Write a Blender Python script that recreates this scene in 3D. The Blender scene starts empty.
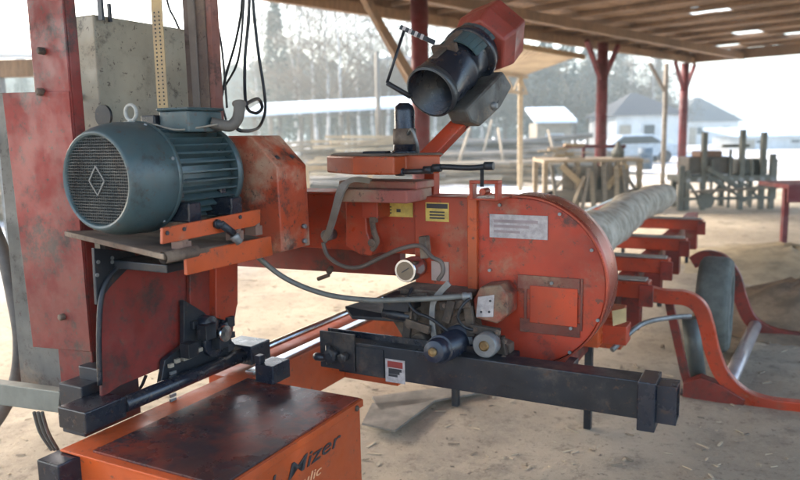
import bpy, bmesh, math, random
from mathutils import Vector, Matrix, noise
random.seed(7)
sc = bpy.context.scene
COL = sc.collection
R = math.radians

# ------------------------------------------------------------------ camera
F = 720.0; PITCH = math.atan(105/720.0); ROLL = R(1.1); H = 1.6
sp, cp = math.sin(PITCH), math.cos(PITCH)
FW = Vector((0, cp, -sp)); UPV = Vector((0, sp, cp)); RT = Vector((1, 0, 0))
cx = RT*math.cos(ROLL) - UPV*math.sin(ROLL)
cy = RT*math.sin(ROLL) + UPV*math.cos(ROLL)
CAM = Vector((0, 0, H))
TH = math.atan(385/720.0*cp); st, ct = math.sin(TH), math.cos(TH)

def ray(px, py):
    return cx*((px-400)/F) + cy*((240-py)/F) + FW
def W2L(p): return Vector((p.x*ct - p.y*st, p.x*st + p.y*ct, p.z))
def L2W(p): return Vector((p[0]*ct + p[1]*st, -p[0]*st + p[1]*ct, p[2]))
def U(px, py, u):          # mill frame point (v, u, z) on the plane u = const
    d = W2L(ray(px, py)); t = u/d.y; return Vector((d.x*t, u, H + d.z*t))
def V(px, py, v):
    d = W2L(ray(px, py)); t = v/d.x; return Vector((v, d.y*t, H + d.z*t))
def ZL(px, py, z):
    d = W2L(ray(px, py)); t = (z-H)/d.z; return Vector((d.x*t, d.y*t, z))
def WZ(px, py, z):
    d = ray(px, py); t = (z-H)/d.z; return CAM + d*t
def WY(px, py, y):
    d = ray(px, py); t = y/d.y; return CAM + d*t

cd = bpy.data.cameras.new('camera'); cam = bpy.data.objects.new('camera', cd); COL.objects.link(cam)
m = Matrix.Identity(4)
for i in range(3):
    m[i][0] = cx[i]; m[i][1] = cy[i]; m[i][2] = -FW[i]; m[i][3] = CAM[i]
cam.matrix_world = m
cd.sensor_width = 36; cd.lens = 36*F/800; cd.clip_end = 3000; cd.clip_start = .05
cd.dof.use_dof = True; cd.dof.focus_distance = 2.45; cd.dof.aperture_fstop = 2.6
sc.camera = cam

# ------------------------------------------------------------------ materials
def newmat(name):
    m = bpy.data.materials.new(name); m.use_nodes = True
    nt = m.node_tree; b = nt.nodes['Principled BSDF']; return m, nt, b
def nz(nt, vec, scale, detail=6, rough=.6, off=0):
    mp = nt.nodes.new('ShaderNodeMapping'); mp.inputs['Location'].default_value = (off, off*.7, off*1.3)
    nt.links.new(vec, mp.inputs[0])
    n = nt.nodes.new('ShaderNodeTexNoise'); n.inputs['Scale'].default_value = scale
    n.inputs['Detail'].default_value = detail; n.inputs['Roughness'].default_value = rough
    nt.links.new(mp.outputs[0], n.inputs['Vector']); return n.outputs['Fac']
def ramp(nt, fac, a, b, va=0, vb=1):
    r = nt.nodes.new('ShaderNodeMapRange'); r.interpolation_type = 'SMOOTHSTEP'
    r.inputs['From Min'].default_value = a; r.inputs['From Max'].default_value = b
    r.inputs['To Min'].default_value = va; r.inputs['To Max'].default_value = vb
    nt.links.new(fac, r.inputs['Value']); return r.outputs[0]
def mix(nt, fac, a, b):
    n = nt.nodes.new('ShaderNodeMix'); n.data_type = 'RGBA'
    if isinstance(fac, float): n.inputs[0].default_value = fac
    else: nt.links.new(fac, n.inputs[0])
    for s, c in ((6, a), (7, b)):
        if isinstance(c, tuple): n.inputs[s].default_value = (*c, 1)
        else: nt.links.new(c, n.inputs[s])
    return n.outputs[2]
def coord(nt, kind='Object', scale=None):
    t = nt.nodes.new('ShaderNodeTexCoord'); o = t.outputs[kind]
    if scale:
        mp = nt.nodes.new('ShaderNodeMapping'); mp.inputs['Scale'].default_value = scale
        nt.links.new(o, mp.inputs[0]); o = mp.outputs[0]
    return o
def bump(nt, b, h, s=.3, d=.002):
    n = nt.nodes.new('ShaderNodeBump'); n.inputs['Strength'].default_value = s; n.inputs['Distance'].default_value = d
    nt.links.new(h, n.inputs['Height']); nt.links.new(n.outputs[0], b.inputs['Normal'])
def paint(name, base, dust=.45, grease=.4, rough=.4, chip=.35, metal=0, dustcol=(.25, .17, .105), dark=(.025, .018, .014), off=0, fade=None):
    m, nt, b = newmat(name); c = coord(nt)
    base2 = fade or tuple(x*.62 for x in base)
    col = mix(nt, ramp(nt, nz(nt, c, 2.2, 4, off=off+9), .38, .62), base, base2)
    col = mix(nt, ramp(nt, nz(nt, c, 6.5, 10, .76, off+2), .70-grease*.42, .84-grease*.42, 0, .88), col, dark)
    col = mix(nt, ramp(nt, nz(nt, c, 3.1, 8, .68, off+5), .70-dust*.38, .86-dust*.36, 0, .8), col, dustcol)
    n3 = nz(nt, c, 38, 6, .75, off+1)
    col = mix(nt, ramp(nt, n3, .70-chip*.30, .74-chip*.30, 0, .8), col, (.06, .035, .025))
    col = mix(nt, ramp(nt, nz(nt, c, 14, 8, .8, off+11), .50, .72, 0, .62), col, tuple(x*.35+y*.5 for x, y in zip(base, (.10, .075, .055))))
    nt.links.new(col, b.inputs['Base Color'])
    nt.links.new(ramp(nt, nz(nt, c, 8, 6, .6, off+7), .3, .7, rough*.75, min(1, rough*1.6)), b.inputs['Roughness'])
    b.inputs['Metallic'].default_value = metal
    bump(nt, b, n3, .25, .002)
    return m
def plain(name, col, rough=.5, metal=0, var=.3, scale=8, col2=None, bscale=30, bs=.2, stretch=None):
    m, nt, b = newmat(name); c = coord(nt, scale=stretch)
    c2 = col2 or tuple(x*(1-var) for x in col)
    nt.links.new(mix(nt, ramp(nt, nz(nt, c, scale, 7, .65), .32, .68), col, c2), b.inputs['Base Color'])
    b.inputs['Roughness'].default_value = rough; b.inputs['Metallic'].default_value = metal
    bump(nt, b, nz(nt, c, bscale, 4), bs, .004)
    return m

RED   = paint('red_paint', (.44, .046, .011), .34, .30, .34, off=0)
REDG  = paint('guard_red_paint', (.42, .036, .009), .38, .42, .40, off=13)
REDD  = paint('dark_red_paint', (.24, .024, .012), .34, .5, .4, off=21)
MAST  = paint('mast_red_paint', (.21, .020, .013), .14, .50, .5, off=33)
ORG   = paint('orange_paint', (.46, .072, .013), .30, .28, .36, off=41)
ORGT  = paint('box_orange_paint', (.56, .088, .013), .2, .25, .42, chip=.3, off=45)
LID   = paint('greasy_lid_steel', (.24, .040, .018), .15, .62, .26, off=51, dustcol=(.15, .10, .09), fade=(.055, .028, .026), dark=(.022, .022, .028))
GUARD2= paint('belt_guard_paint', (.36, .050, .014), .62, .54, .45, off=61, dustcol=(.42, .30, .20))
BLK   = paint('greasy_black_steel', (.022, .026, .034), .34, .2, .36, off=71, dustcol=(.13, .10, .075), metal=.3)
BLK2  = paint('black_enamel', (.012, .016, .026), .22, .2, .22, off=75, dustcol=(.08, .07, .06))
GRM   = paint('motor_grey_paint', (.058, .098, .105), .26, .36, .34, off=81, dustcol=(.12, .12, .10), fade=(.042, .072, .078))
CAB   = paint('cabinet_grey_paint', (.36, .315, .23), .36, .34, .5, off=91, dustcol=(.25, .2, .15), fade=(.27, .24, .18))
DUSTY = paint('sawdust_coated_steel', (.13, .085, .06), .55, .5, .8, off=101, dustcol=(.25, .19, .135))
STEEL = plain('bright_steel', (.62, .64, .66), .22, 1, .25, 20)
GSTL  = plain('grey_steel', (.26, .27, .27), .5, .5, .4, 12)
RUBB  = plain('hose_rubber', (.10, .11, .10), .55, 0, .4, 20)
HOSE  = plain('grey_hose_rubber', (.17, .175, .16), .5, 0, .3, 20)
CABL  = plain('black_cable_rubber', (.012, .014, .018), .5)
TYRE  = plain('dusty_tyre_rubber', (.12, .13, .115), .75, 0, .4, 14)
BRASS = plain('dirty_brass', (.30, .19, .08), .5, .6, .5, 40)
YEL   = plain('yellow_sticker_vinyl', (.62, .45, .10), .5, 0, .35, 30)
WHT   = plain('white_sticker_vinyl', (.44, .40, .39), .5, 0, .35, 40)
INK   = plain('black_ink', (.03, .03, .035), .5)
GRIM  = plain('grey_worn_ink', (.30, .24, .24), .6)
REDINK= plain('red_ink', (.24, .03, .025), .5)
PALEINK = plain('faded_orange_ink', (.85, .42, .22), .5)
GLASS = plain('gauge_glass', (.20, .15, .10), .1)
def wood(name, col, col2, scale=6, st_=(1, 1, 8)):
    m, nt, b = newmat(name); c = coord(nt, scale=st_)
    f = nz(nt, c, scale, 8, .7)
    cc = mix(nt, ramp(nt, f, .3, .7), col, col2)
    c0 = coord(nt)
    cc = mix(nt, ramp(nt, nz(nt, c0, 1.1, 4), .42, .66, 0, .55), cc, tuple(x*.5 for x in col2))
    oi = nt.nodes.new('ShaderNodeObjectInfo')
    cc = mix(nt, ramp(nt, oi.outputs['Random'], 0, 1, 0, .45), cc, col2)
    nt.links.new(cc, b.inputs['Base Color']); b.inputs['Roughness'].default_value = .8
    bump(nt, b, f, .5, .004); return m
WOODC = wood('roof_plank_wood', (.32, .195, .105), (.16, .10, .06), 2.5, (6, 1, 6))
WOODB = wood('beam_wood', (.30, .195, .115), (.17, .11, .07), 4, (6, 6, 1))
WOODP = wood('pale_new_wood', (.44, .33, .19), (.30, .21, .12), 4, (1, 6, 6))
WOODG = wood('weathered_grey_wood', (.26, .22, .17), (.13, .105, .08), 4, (1, 6, 6))
WOODS = wood('sawn_board_wood', (.38, .30, .20), (.20, .15, .10), 4, (1, 6, 6))
BARK  = plain('log_bark', (.26, .23, .18), .9, 0, .5, 9, col2=(.50, .46, .39), bscale=22, bs=1.0)
POSTR = paint('post_red_paint', (.14, .014, .018), .2, .3, .6, off=111)
BIRCH = plain('birch_bark', (.50, .475, .44), .8, 0, .6, 3)
TRUNK = plain('pine_trunk_bark', (.12, .09, .07), .9)
ROOFW = plain('pale_roof_sheet', (.60, .70, .78), .5, 0, .15, 1.5)
ROOFD = plain('dark_roof_sheet', (.025, .026, .03), .7, 0, .3, 2)
WALLW = plain('pale_wall_render', (.48, .50, .50), .8, 0, .2, 2)
WALLB = plain('board_wall', (.30, .26, .2), .8, 0, .3, 3)
WIN   = plain('dark_window_glass', (.03, .04, .05), .15)
CARP  = plain('pale_blue_car_paint', (.36, .42, .47), .3)
TARPB = plain('blue_drum_paint', (.05, .08, .11), .6)
MGREY = plain('green_grey_machine_paint', (.15, .15, .125), .6, .2, .4, 4)
def leafmat(name, a, b_):
    m, nt, b = newmat(name); oi = nt.nodes.new('ShaderNodeObjectInfo'); c = coord(nt)
    cc = mix(nt, ramp(nt, nz(nt, c, 1.0, 4), .35, .65), a, b_)
    nt.links.new(mix(nt, ramp(nt, oi.outputs['Random'], 0, 1, 0, .5), cc, b_), b.inputs['Base Color'])
    b.inputs['Roughness'].default_value = .85; return m
PINE  = leafmat('pine_foliage', (.070, .078, .050), (.045, .052, .038))
TWIG  = leafmat('bare_twigs', (.17, .125, .085), (.11, .08, .055))

# ------------------------------------------------------------------ builders
BASES = {}
def thing(name, label, cat, base=(0, 0, 0), frame='L', group=None, kind=None):
    o = bpy.data.objects.new(name, None); COL.objects.link(o); o.empty_display_size = .2
    base = Vector(base)
    if frame == 'L': o.location = L2W(base); o.rotation_euler = (0, 0, -TH)
    else: o.location = base
    BASES[o.name] = (base, frame)
    tag(o, label, cat, group, kind); return o
def tag(o, label=None, cat=None, group=None, kind=None):
    if label: o['label'] = label
    if cat: o['category'] = cat
    if group: o['group'] = group
    if kind: o['kind'] = kind
    return o

class M:
    def __init__(s): s.bm = bmesh.new(); s.mi = 0
    def _f(s, vs, smooth=False):
        try: f = s.bm.faces.new(vs)
        except ValueError: return
        f.smooth = smooth; f.material_index = s.mi
    def box(s, x0, x1, y0, y1, z0, z1):
        P = [s.bm.verts.new(p) for p in ((x0,y0,z0),(x1,y0,z0),(x1,y1,z0),(x0,y1,z0),(x0,y0,z1),(x1,y0,z1),(x1,y1,z1),(x0,y1,z1))]
        for q in ((0,3,2,1),(4,5,6,7),(0,1,5,4),(1,2,6,5),(2,3,7,6),(3,0,4,7)): s._f([P[i] for i in q])
        return s
    def prism(s, pts, ext, smooth=False):
        ext = Vector(ext); A = [s.bm.verts.new(Vector(p)) for p in pts]; B = [s.bm.verts.new(Vector(p)+ext) for p in pts]
        s._f(list(reversed(A))); s._f(B); n = len(A)
        for i in range(n): s._f([A[i], A[(i+1) % n], B[(i+1) % n], B[i]], smooth)
        return s
    def bar(s, p0, p1, w, h, up=(0, 0, 1)):      # rectangular bar between two points
        p0, p1 = Vector(p0), Vector(p1); d = (p1-p0).normalized(); up = Vector(up)
        if abs(d.dot(up)) > .98: up = Vector((0, 1, 0))
        a = d.cross(up).normalized(); b = a.cross(d).normalized()
        return s.prism([p0+a*w/2*i+b*h/2*j for i, j in ((-1,-1),(1,-1),(1,1),(-1,1))], p1-p0)
    def tube(s, pts, r, seg=10, caps=True):
        pts = [Vector(p) for p in pts]; n = len(pts)
        rs = r if isinstance(r, (list, tuple)) else [r]*n
        rings = []; prev = None
        for i, p in enumerate(pts):
            d = (pts[min(i+1, n-1)] - pts[max(i-1, 0)]).normalized()
            a = prev if prev else (Vector((0, 0, 1)) if abs(d.z) < .9 else Vector((1, 0, 0)))
            a = (a - d*a.dot(d)).normalized(); prev = a; b = d.cross(a)
            rings.append([s.bm.verts.new(p + (a*math.cos(2*math.pi*k/seg) + b*math.sin(2*math.pi*k/seg))*rs[i]) for k in range(seg)])
        for i in range(n-1):
            for k in range(seg): s._f([rings[i][k], rings[i][(k+1) % seg], rings[i+1][(k+1) % seg], rings[i+1][k]], True)
        if caps: s._f(list(reversed(rings[0]))); s._f(rings[-1])
        return s
    def lathe(s, p0, p1, prof, seg=32, caps=True):          # profile (distance along axis, radius)
        p0, p1 = Vector(p0), Vector(p1); d = (p1-p0).normalized()
        a = Vector((0, 0, 1)) if abs(d.z) < .9 else Vector((1, 0, 0)); a = (a-d*a.dot(d)).normalized(); b = d.cross(a); rings = []
        for (q, r) in prof:
            rings.append([s.bm.verts.new(p0+d*q+(a*math.cos(2*math.pi*k/seg)+b*math.sin(2*math.pi*k/seg))*max(r, .0002)) for k in range(seg)])
        for i in range(len(prof)-1):
            sm = abs(prof[i+1][1]-prof[i][1]) < abs(prof[i+1][0]-prof[i][0])*1.2
            for k in range(seg): s._f([rings[i][k], rings[i][(k+1) % seg], rings[i+1][(k+1) % seg], rings[i+1][k]], sm)
        if caps: s._f(list(reversed(rings[0]))); s._f(rings[-1])
        return s
    def ribbon(s, pts, width, ext):              # planar path of given in-plane width, extruded by ext
        pts = [Vector(p) for p in pts]; e = Vector(ext); en = e.normalized(); L_, R_ = [], []
        ws = width if isinstance(width, list) else [width]*len(pts)
        for i, p in enumerate(pts):
            d = (pts[min(i+1, len(pts)-1)] - pts[max(i-1, 0)]).normalized(); nrm = d.cross(en)
            L_.append(p+nrm*ws[i]/2); R_.append(p-nrm*ws[i]/2)
        A = [s.bm.verts.new(p) for p in L_]; B = [s.bm.verts.new(p) for p in R_]
        C_ = [s.bm.verts.new(p+e) for p in L_]; D = [s.bm.verts.new(p+e) for p in R_]
        for i in range(len(pts)-1):
            for q in ([A[i],A[i+1],B[i+1],B[i]], [C_[i],D[i],D[i+1],C_[i+1]], [A[i],C_[i],C_[i+1],A[i+1]], [B[i],B[i+1],D[i+1],D[i]]): s._f(q)
        s._f([A[0], B[0], D[0], C_[0]]); s._f([A[-1], C_[-1], D[-1], B[-1]]); return s
    def build(s, name, mat, parent=None, bevel=0, label=None):
        bmesh.ops.recalc_face_normals(s.bm, faces=s.bm.faces)
        if parent is not None:
            root = parent
            while root.parent: root = root.parent
            base, fr = BASES[root.name]
            off = base
            bmesh.ops.translate(s.bm, verts=s.bm.verts, vec=-off)
        me = bpy.data.meshes.new(name); s.bm.to_mesh(me); s.bm.free()
        for mm in (mat if isinstance(mat, (list, tuple)) else [mat]): me.materials.append(mm)
        o = bpy.data.objects.new(name, me); COL.objects.link(o)
        if parent is not None: o.parent = parent
        if bevel:
            b = o.modifiers.new('bevel', 'BEVEL'); b.width = bevel; b.segments = 2; b.limit_method = 'ANGLE'; b.angle_limit = R(35)
        if label: o['label'] = label
        return o
def lone(mb, name, mat, label, cat, base, frame='W', group=None, kind=None, bevel=0):
    """a thing that is one mesh, origin at its base"""
    base = Vector(base); bmesh.ops.translate(mb.bm, verts=mb.bm.verts, vec=-base)
    o = mb.build(name, mat, None, bevel)
    if frame == 'L': o.location = L2W(base); o.rotation_euler = (0, 0, -TH)
    else: o.location = base
    return tag(o, label, cat, group, kind)
def spline(P, n=8):
    P = [Vector(p) for p in P]; out = []
    for i in range(len(P)-1):
        a = P[max(i-1, 0)]; b = P[i]; c = P[i+1]; d = P[min(i+2, len(P)-1)]
        for k in range(n):
            t = k/n; out.append(.5*((2*b)+(c-a)*t+(2*a-5*b+4*c-d)*t*t+(3*b-a-3*c+d)*t*t*t))
    out.append(P[-1]); return out
def textobj(body, size, mat, parent, origin, xdir, ydir, name='lettering', extrude=.0008, shear=0, width=None):
    cu = bpy.data.curves.new('t', 'FONT'); cu.body = body; cu.size = size; cu.extrude = extrude; cu.shear = shear; cu.offset = size*.004
    t = bpy.data.objects.new('t', cu); COL.objects.link(t); bpy.context.view_layer.update()
    me = bpy.data.meshes.new_from_object(t); bpy.data.objects.remove(t)
    x = Vector(xdir).normalized(); y = Vector(ydir).normalized(); z = x.cross(y)
    root = parent
    while root.parent: root = root.parent
    base, _ = BASES[root.name]
    sx = 1
    if width: sx = width/max(v.co.x for v in me.vertices)
    for v in me.vertices: v.co = Vector(origin) - base + x*v.co.x*sx + y*v.co.y + z*v.co.z
    me.materials.clear(); me.materials.append(mat); me.name = name
    o = bpy.data.objects.new(name, me); COL.objects.link(o); o.parent = parent; return o
ZA = Vector((0, 0, 1)); XA = Vector((1, 0, 0)); YA = Vector((0, 1, 0))   # mill frame: x = across (v), y = along (u)

# ================================================================== SAW HEAD
G0 = 2.30      # u of the guard face
head = thing('band_sawmill', 'red and black sawmill carriage with grey motor, long black beam and round blade guard', 'band sawmill', (-1.7, 1.9, .77))

# --- round blade guard
zt = U(520, 198, G0).z; zb = U(535, 366, G0).z; RG = (zt-zb)/2; zc = (zt+zb)/2
vc = U(606, 285, G0).x - RG; vl = U(474, 250, G0).x
def dpoly(r, u, left):
    pts = [Vector((left, u, zc+r)), Vector((left, u, zc-r*.93))]
    for k in range(33):
        a = -math.pi/2 + math.pi*k/32
        pts.append(Vector((vc+r*math.cos(a), u, zc+r*math.sin(a))))
    return pts
mb = M().prism(dpoly(RG, G0+.004, vl), (0, .15, 0))
guard = mb.build('blade_guard', REDG, head, .004)
# rim band, bare where the paint is worn
mb = M(); n = 64; rows = []
for k in range(n+1):
    a = -math.pi*.40 + math.pi*.93*k/n; row = []
    for (r_, u_) in ((RG+.0012, G0-.003), (RG+.007, G0-.003), (RG+.008, G0+.03), (RG+.008, G0+.12), (RG+.007, G0+.158), (RG+.0012, G0+.158)):
        row.append(mb.bm.verts.new((vc+r_*math.cos(a), u_, zc+r_*math.sin(a))))
    rows.append(row)
for k in range(n):
    for j in range(6): mb._f([rows[k][j], rows[k+1][j], rows[k+1][(j+1) % 6], rows[k][(j+1) % 6]], j in (1, 2, 3))
mb._f(rows[0]); mb._f(list(reversed(rows[-1])))
mb.build('rim_band', paint('rim_paint', (.38, .07, .04), .25, .25, .24, off=3, metal=.45, chip=.2), guard)
def uq(x0, y0, x1, y1, u, th=-.004): # small raised plate facing -u from pixel box
    a, b = U(x0, y1, u), U(x1, y0, u)
    return M().box(a.x, b.x, u+th, u, a.z, b.z)
uq(530, 289, 578, 322, G0, -.006).build('access_plate', paint('hatch_red', (.52, .050, .008), .2, .12, .4, off=19), guard, .002)
mb = M(); a, b = U(518, 288, G0), U(580, 279, G0); mb.box(a.x, b.x, G0-.003, G0+.002, a.z, b.z)
a, b = U(520, 331, G0), U(580, 324, G0); mb.box(a.x, b.x, G0-.0028, G0+.002, a.z, b.z)
a, b = U(580, 331, G0), U(583, 279, G0); mb.box(a.x, b.x, G0-.0024, G0+.002, a.z, b.z)
a, b = U(524, 331, G0), U(527, 279, G0); mb.box(a.x, b.x, G0-.0024, G0+.002, a.z, b.z)
mb.build('plate_surround', paint('dusty_red', (.20, .055, .035), .55, .4, .6, off=29), guard, .001)
s_ = uq(490, 216, 548, 237, G0+.003, -.004).build('faded_sticker', WHT, guard)
mb = M()
for i in range(3):
    y = 221+i*5; a, b = U(494, y+1.2, G0), U(494+44-9*i, y, G0); mb.box(a.x, b.x, G0-.0022, G0-.0012, a.z, b.z)
mb.build('sticker_print', GRIM, s_)
for (x, y) in ((500, 205), (560, 214), (592, 250), (598, 320), (570, 352), (490, 270), (552, 283), (571, 328)):
    p = U(x, y, G0-.006 if 279 < y < 331 else G0+.002); M().lathe(p, p-YA*.006, [(0, .006), (.008, .006)], 6).build('bolt', GSTL, guard)
# left panel of guard / main head box
mb = M()
a, b = U(414, 292, G0), U(470, 199, G0)
mb.box(a.x, b.x-.002, G0+.012, G0+.16, a.z, zt-.004)
mb.build('head_box', RED, head, .004)
mb = M(); a, b = U(469, 300, G0), U(478, 198, G0); mb.box(a.x, b.x, G0-.014, G0+.14, a.z, zt+.004); mb.build('seam_flange', ORG, head, .003)
mb = M(); a, b = U(225, 248, G0+.03), U(416, 197, G0+.03)
mb.box(U(225, 248, G0).x, U(414, 200, G0).x-.001, G0+.03, G0+.17, U(330, 249, G0+.03).z, zt-.006)
mb.box(U(230, 248, G0).x, U(413, 200, G0).x, G0+.02, G0+.18, zt-.0055, zt+.003)
mb.build('main_beam', RED, head, .004)
mb = M(); a = U(235, 266, 2.42); b = U(400, 246, 2.42); z1 = U(400, 276, 2.42).z
mb.prism([(a.x, 2.42, a.z), (U(400, 277, 2.42).x, 2.42, z1), (b.x, 2.42, b.z+.02), (a.x, 2.42, b.z+.03)], (0, .05, 0))
mb.build('lower_web', REDD, head, .002)
# stickers on the beam
for (x0, y0, x1, y1, nm) in ((380, 203, 413, 216, 'yellow_sticker'), (426, 203, 449, 221, 'yellow_sticker')):
    u = G0+.03 if x0 < 400 else G0+.012
    st2 = uq(x0, y0, x1, y1, u, -.003).build(nm, YEL, head)
    mb = M()
    if x0 > 400:
        a, b = U(x0+1, y0+5, u), U(x1-1, y0+1, u); mb.box(a.x, b.x, u-.0042, u-.0028, a.z, b.z)
        for i in range(3): a, b = U(x0+4, y0+9.5+3*i, u), U(x1-4, y0+8.5+3*i, u); mb.box(a.x, b.x, u-.004, u-.0028, a.z, b.z)
    else:
        for i in range(3): a, b = U(x0+3, y0+4.2+3*i, u), U(x0+12, y0+3.2+3*i, u); mb.box(a.x, b.x, u-.004, u-.0028, a.z, b.z)
        a, b = U(x0+17, y0+9, u), U(x0+21, y0+6, u); mb.box(a.x, b.x, u-.004, u-.0028, a.z, b.z)
    mb.build('sticker_print', INK, st2)
# yoke brackets on front of beam
mb = M(); pl = [U(345, 196, 2.25), U(365, 196, 2.25), U(367, 232, 2.25), U(373, 248, 2.25), U(371, 256, 2.25), U(360, 255, 2.25), U(346, 247, 2.25)]
mb.prism(pl, (0, .08, 0)); mb.build('yoke_bracket', RED, head, .005)
mb = M(); a, b = U(363, 218, 2.24), U(378, 197, 2.24); mb.box(a.x, b.x, 2.235, 2.33, a.z, b.z); mb.build('clamp_block', RED, head, .004)
mb = M(); pth = [U(372, 220, 2.24), U(374, 232, 2.23), U(377, 241, 2.235), U(372, 250, 2.24)]
mb.tube(spline(pth, 5), .011, 8); p = U(371, 243, 2.22); mb.lathe(p, p+YA, [(0, .015), (.04, .015)], 10)
p = U(374, 217, 2.24); mb.box(p.x-.012, p.x+.012, 2.225, 2.25, p.z-.02, p.z)
mb.build('tension_linkage', DUSTY, head, .002)
# top tension plate
zp = 1.532
def ztop(px, u): d = W2L(ray(px, 160)); t = u/d.y; return Vector((d.x*t, u, zp))
pl = [ztop(327, 2.16), ztop(353, 2.05), ztop(394, 2.05), ztop(405, 2.15), ztop(440, 2.17), ztop(436, 2.40), ztop(350, 2.42), ztop(330, 2.30)]
M().prism(pl, (0, 0, -.060)).build('tension_plate', ORG, head, .006)
M().prism([Vector((p.x*.992, p.y*1.004, zp+.004)) for p in pl], (0, 0, -.0035)).build('plate_top_skin', DUSTY, head)
a, b = U(346, 198, 2.2), U(412, 183, 2.2)
mb = M().box(a.x, b.x, 2.16, 2.36, a.z-.01, a.z+.035).box(a.x-.03, b.x+.02, 2.2, 2.34, a.z+.0355, a.z+.062); mb.build('swivel_base', paint('pinkish_paint', (.42, .12, .09), .6, .3, .6, off=5), head, .005)
# guide lever rod
P = [U(395, 172, 2.12), U(428, 171, 2.12), U(440, 167, 2.12), U(470, 168, 2.12), U(491, 166, 2.12)]
mb = M().tube(spline(P, 5), .009, 8)
for x, y in ((400, 172), (428, 170), (489, 166), (437, 168)):
    p = U(x, y, 2.12); mb.lathe(p-XA*.015, p+XA*.015, [(0, .013), (.03, .013)], 8)
mb.bar(U(482, 168, 2.12), U(482, 186, 2.14), .012, .012)
mb.build('adjusting_rod', BLK, head)
a = U(469, 197, 2.2); b = U(498, 184, 2.2)
mb = M().box(a.x, a.x+.012, 2.2, 2.24, zt+.002, b.z).box(b.x-.012, b.x, 2.2, 2.24, zt+.002, b.z).box(a.x, b.x, 2.2, 2.24, b.z, b.z+.010)
p = U(482, 192, 2.2); mb.lathe(p, p+YA, [(0, .012), (.05, .012)], 10)
mb.box(a.x, b.x, 2.2, 2.32, zt-.002, zt+.004)
mb.build('rod_bracket', RED, head, .002)
# hydraulic post: black cylinder on the plate
c0 = U(405, 155, 2.30); zz = 1.532; top = U(405, 103, 2.30).z
mb = M().lathe((c0.x, 2.30, zz), (c0.x, 2.30, 2), [(0, .052), (.012, .052), (.014, .042), (.045, .040), (.05, .037), (top-zz-.03, .037), (top-zz-.012, .032), (top-zz, .018)], 24)
cy_ = mb.build('hydraulic_cylinder', BLK2, head)
M().lathe((c0.x, 2.30, zz+.035), (c0.x, 2.30, 2), [(0, .041), (.02, .0425), (.055, .041)], 24).build('dusty_collar', DUSTY, cy_)
mb = M().tube(spline([(c0.x+.03, 2.27, zz+.07), (c0.x+.06, 2.24, zz+.085), (c0.x+.075, 2.25, zz+.03), (c0.x+.06, 2.28, zz)], 6), .006, 6); mb.build('hose_loop', GSTL, cy_)
mb = M().box(c0.x-.14, c0.x-.05, 2.24, 2.3, zz+.001, zz+.012); mb.build('top_shim', BLK, head, .002)
# red arm up to drum
D0 = U(430, 93, 2.30); D1 = U(478, 47, 2.62); dd = (D1-D0).normalized()
armb = U(424, 161, 2.32); armt = U(462, 122, 2.45)
mb = M().bar(armb, armt, .05, .058, up=YA); mb.bar(armt, armt+(armt-armb)*.35, .05, .055, up=YA); mb.build('drum_arm', RED, head, .004)
mb = M().bar(U(432, 160, 2.40), U(432, 200, 2.42), .04, .05).build('arm_foot', RED, head, .003)
# drum
L1 = (D1-D0).length
mb = M().lathe(D0, D1, [(.20, .001), (.199, .086), (0, .086), (0, .092), (.012, .095), (.02, .092), (L1*.45, .091), (L1*.46, .094), (L1*.5, .094), (L1*.52, .088), (L1*.75, .088), (L1*.77, .108), (L1*.86, .108), (L1*.88, .09), (L1, .09)], 36)
drum = mb.build('chip_blower_drum', BLK2, head)
M().lathe(D0-dd*.002, D1, [(0, .088), (.004, .0945), (.03, .0955), (.03, .0922)], 36, False).build('drum_lip', plain('dark_lip_steel', (.07, .075, .08), .4, .5), drum)
# grey side plate/strap over the drum + top bracket
side = dd.cross(ZA).normalized(); upp = side.cross(dd).normalized()
mb = M()
for k in range(9):
    a = R(20+ k*14); r = .096
    q = D0+dd*(L1*.55)+(side*math.cos(a)+upp*math.sin(a))*r
    if k: mb.prism([pq, q, q+dd*.17, pq+dd*.17], ((side*math.cos(a)+upp*math.sin(a))*.006))
    pq = q
mb.build('drum_strap', GRM, drum)
mb = M(); q = D0+dd*.08+upp*.085; mb.bar(q, q+dd*.2+upp*.012, .03, .02, up=upp); q2 = D0+dd*.16+upp*.09; mb.bar(q2-side*.05, q2+side*.05, .02, .03, up=upp)
mb.build('drum_bracket', DUSTY, drum, .003)
# gearbox under the drum
q = D0 - upp*.075 + side*.045
pl = [q+dd*.02-upp*.005, q+dd*.32-upp*.005, q+dd*.33-upp*.075+side*.02, q+dd*.24-upp*.115, q+dd*.08-upp*.105, q+dd*.03-upp*.06]
pl = [p-side*.02 for p in pl]
M().prism(pl, side*.085).build('motor_block', paint('oily_grey_cast', (.09, .085, .075), .4, .5, .5, off=7), drum, .01)
mb = M()
for k in range(7):
    q = D0+dd*(.05+k*.035)-upp*.18+side*(.02+random.uniform(-.01, .02)); mb.lathe(q, q-upp, [(0, .010), (.02, .008)], 6)
mb.build('bolt_row', BLK, drum)
# hex hood
hc = U(487, 41, 2.66); hd = dd
def hexr(c, r, rot=0): return [c+(side*math.cos(R(60*k+rot))+upp*math.sin(R(60*k+rot)))*r for k in range(6)]
mb = M(); A = [mb.bm.verts.new(p) for p in hexr(hc-hd*.07, .115, 12)]; B = [mb.bm.verts.new(p) for p in hexr(hc+hd*.0, .135, 12)]; C_ = [mb.bm.verts.new(p) for p in hexr(hc+hd*.10, .128, 12)]
mb._f(list(reversed(A))); mb._f(C_)
for P_, Q_ in ((A, B), (B, C_)):
    for k in range(6): mb._f([P_[k], P_[(k+1) % 6], Q_[(k+1) % 6], Q_[k]])
mb.build('hexagonal_hood', paint('hood_red', (.26, .042, .028), .34, .25, .45, off=17, dustcol=(.5, .33, .3)), drum, .008)
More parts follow.
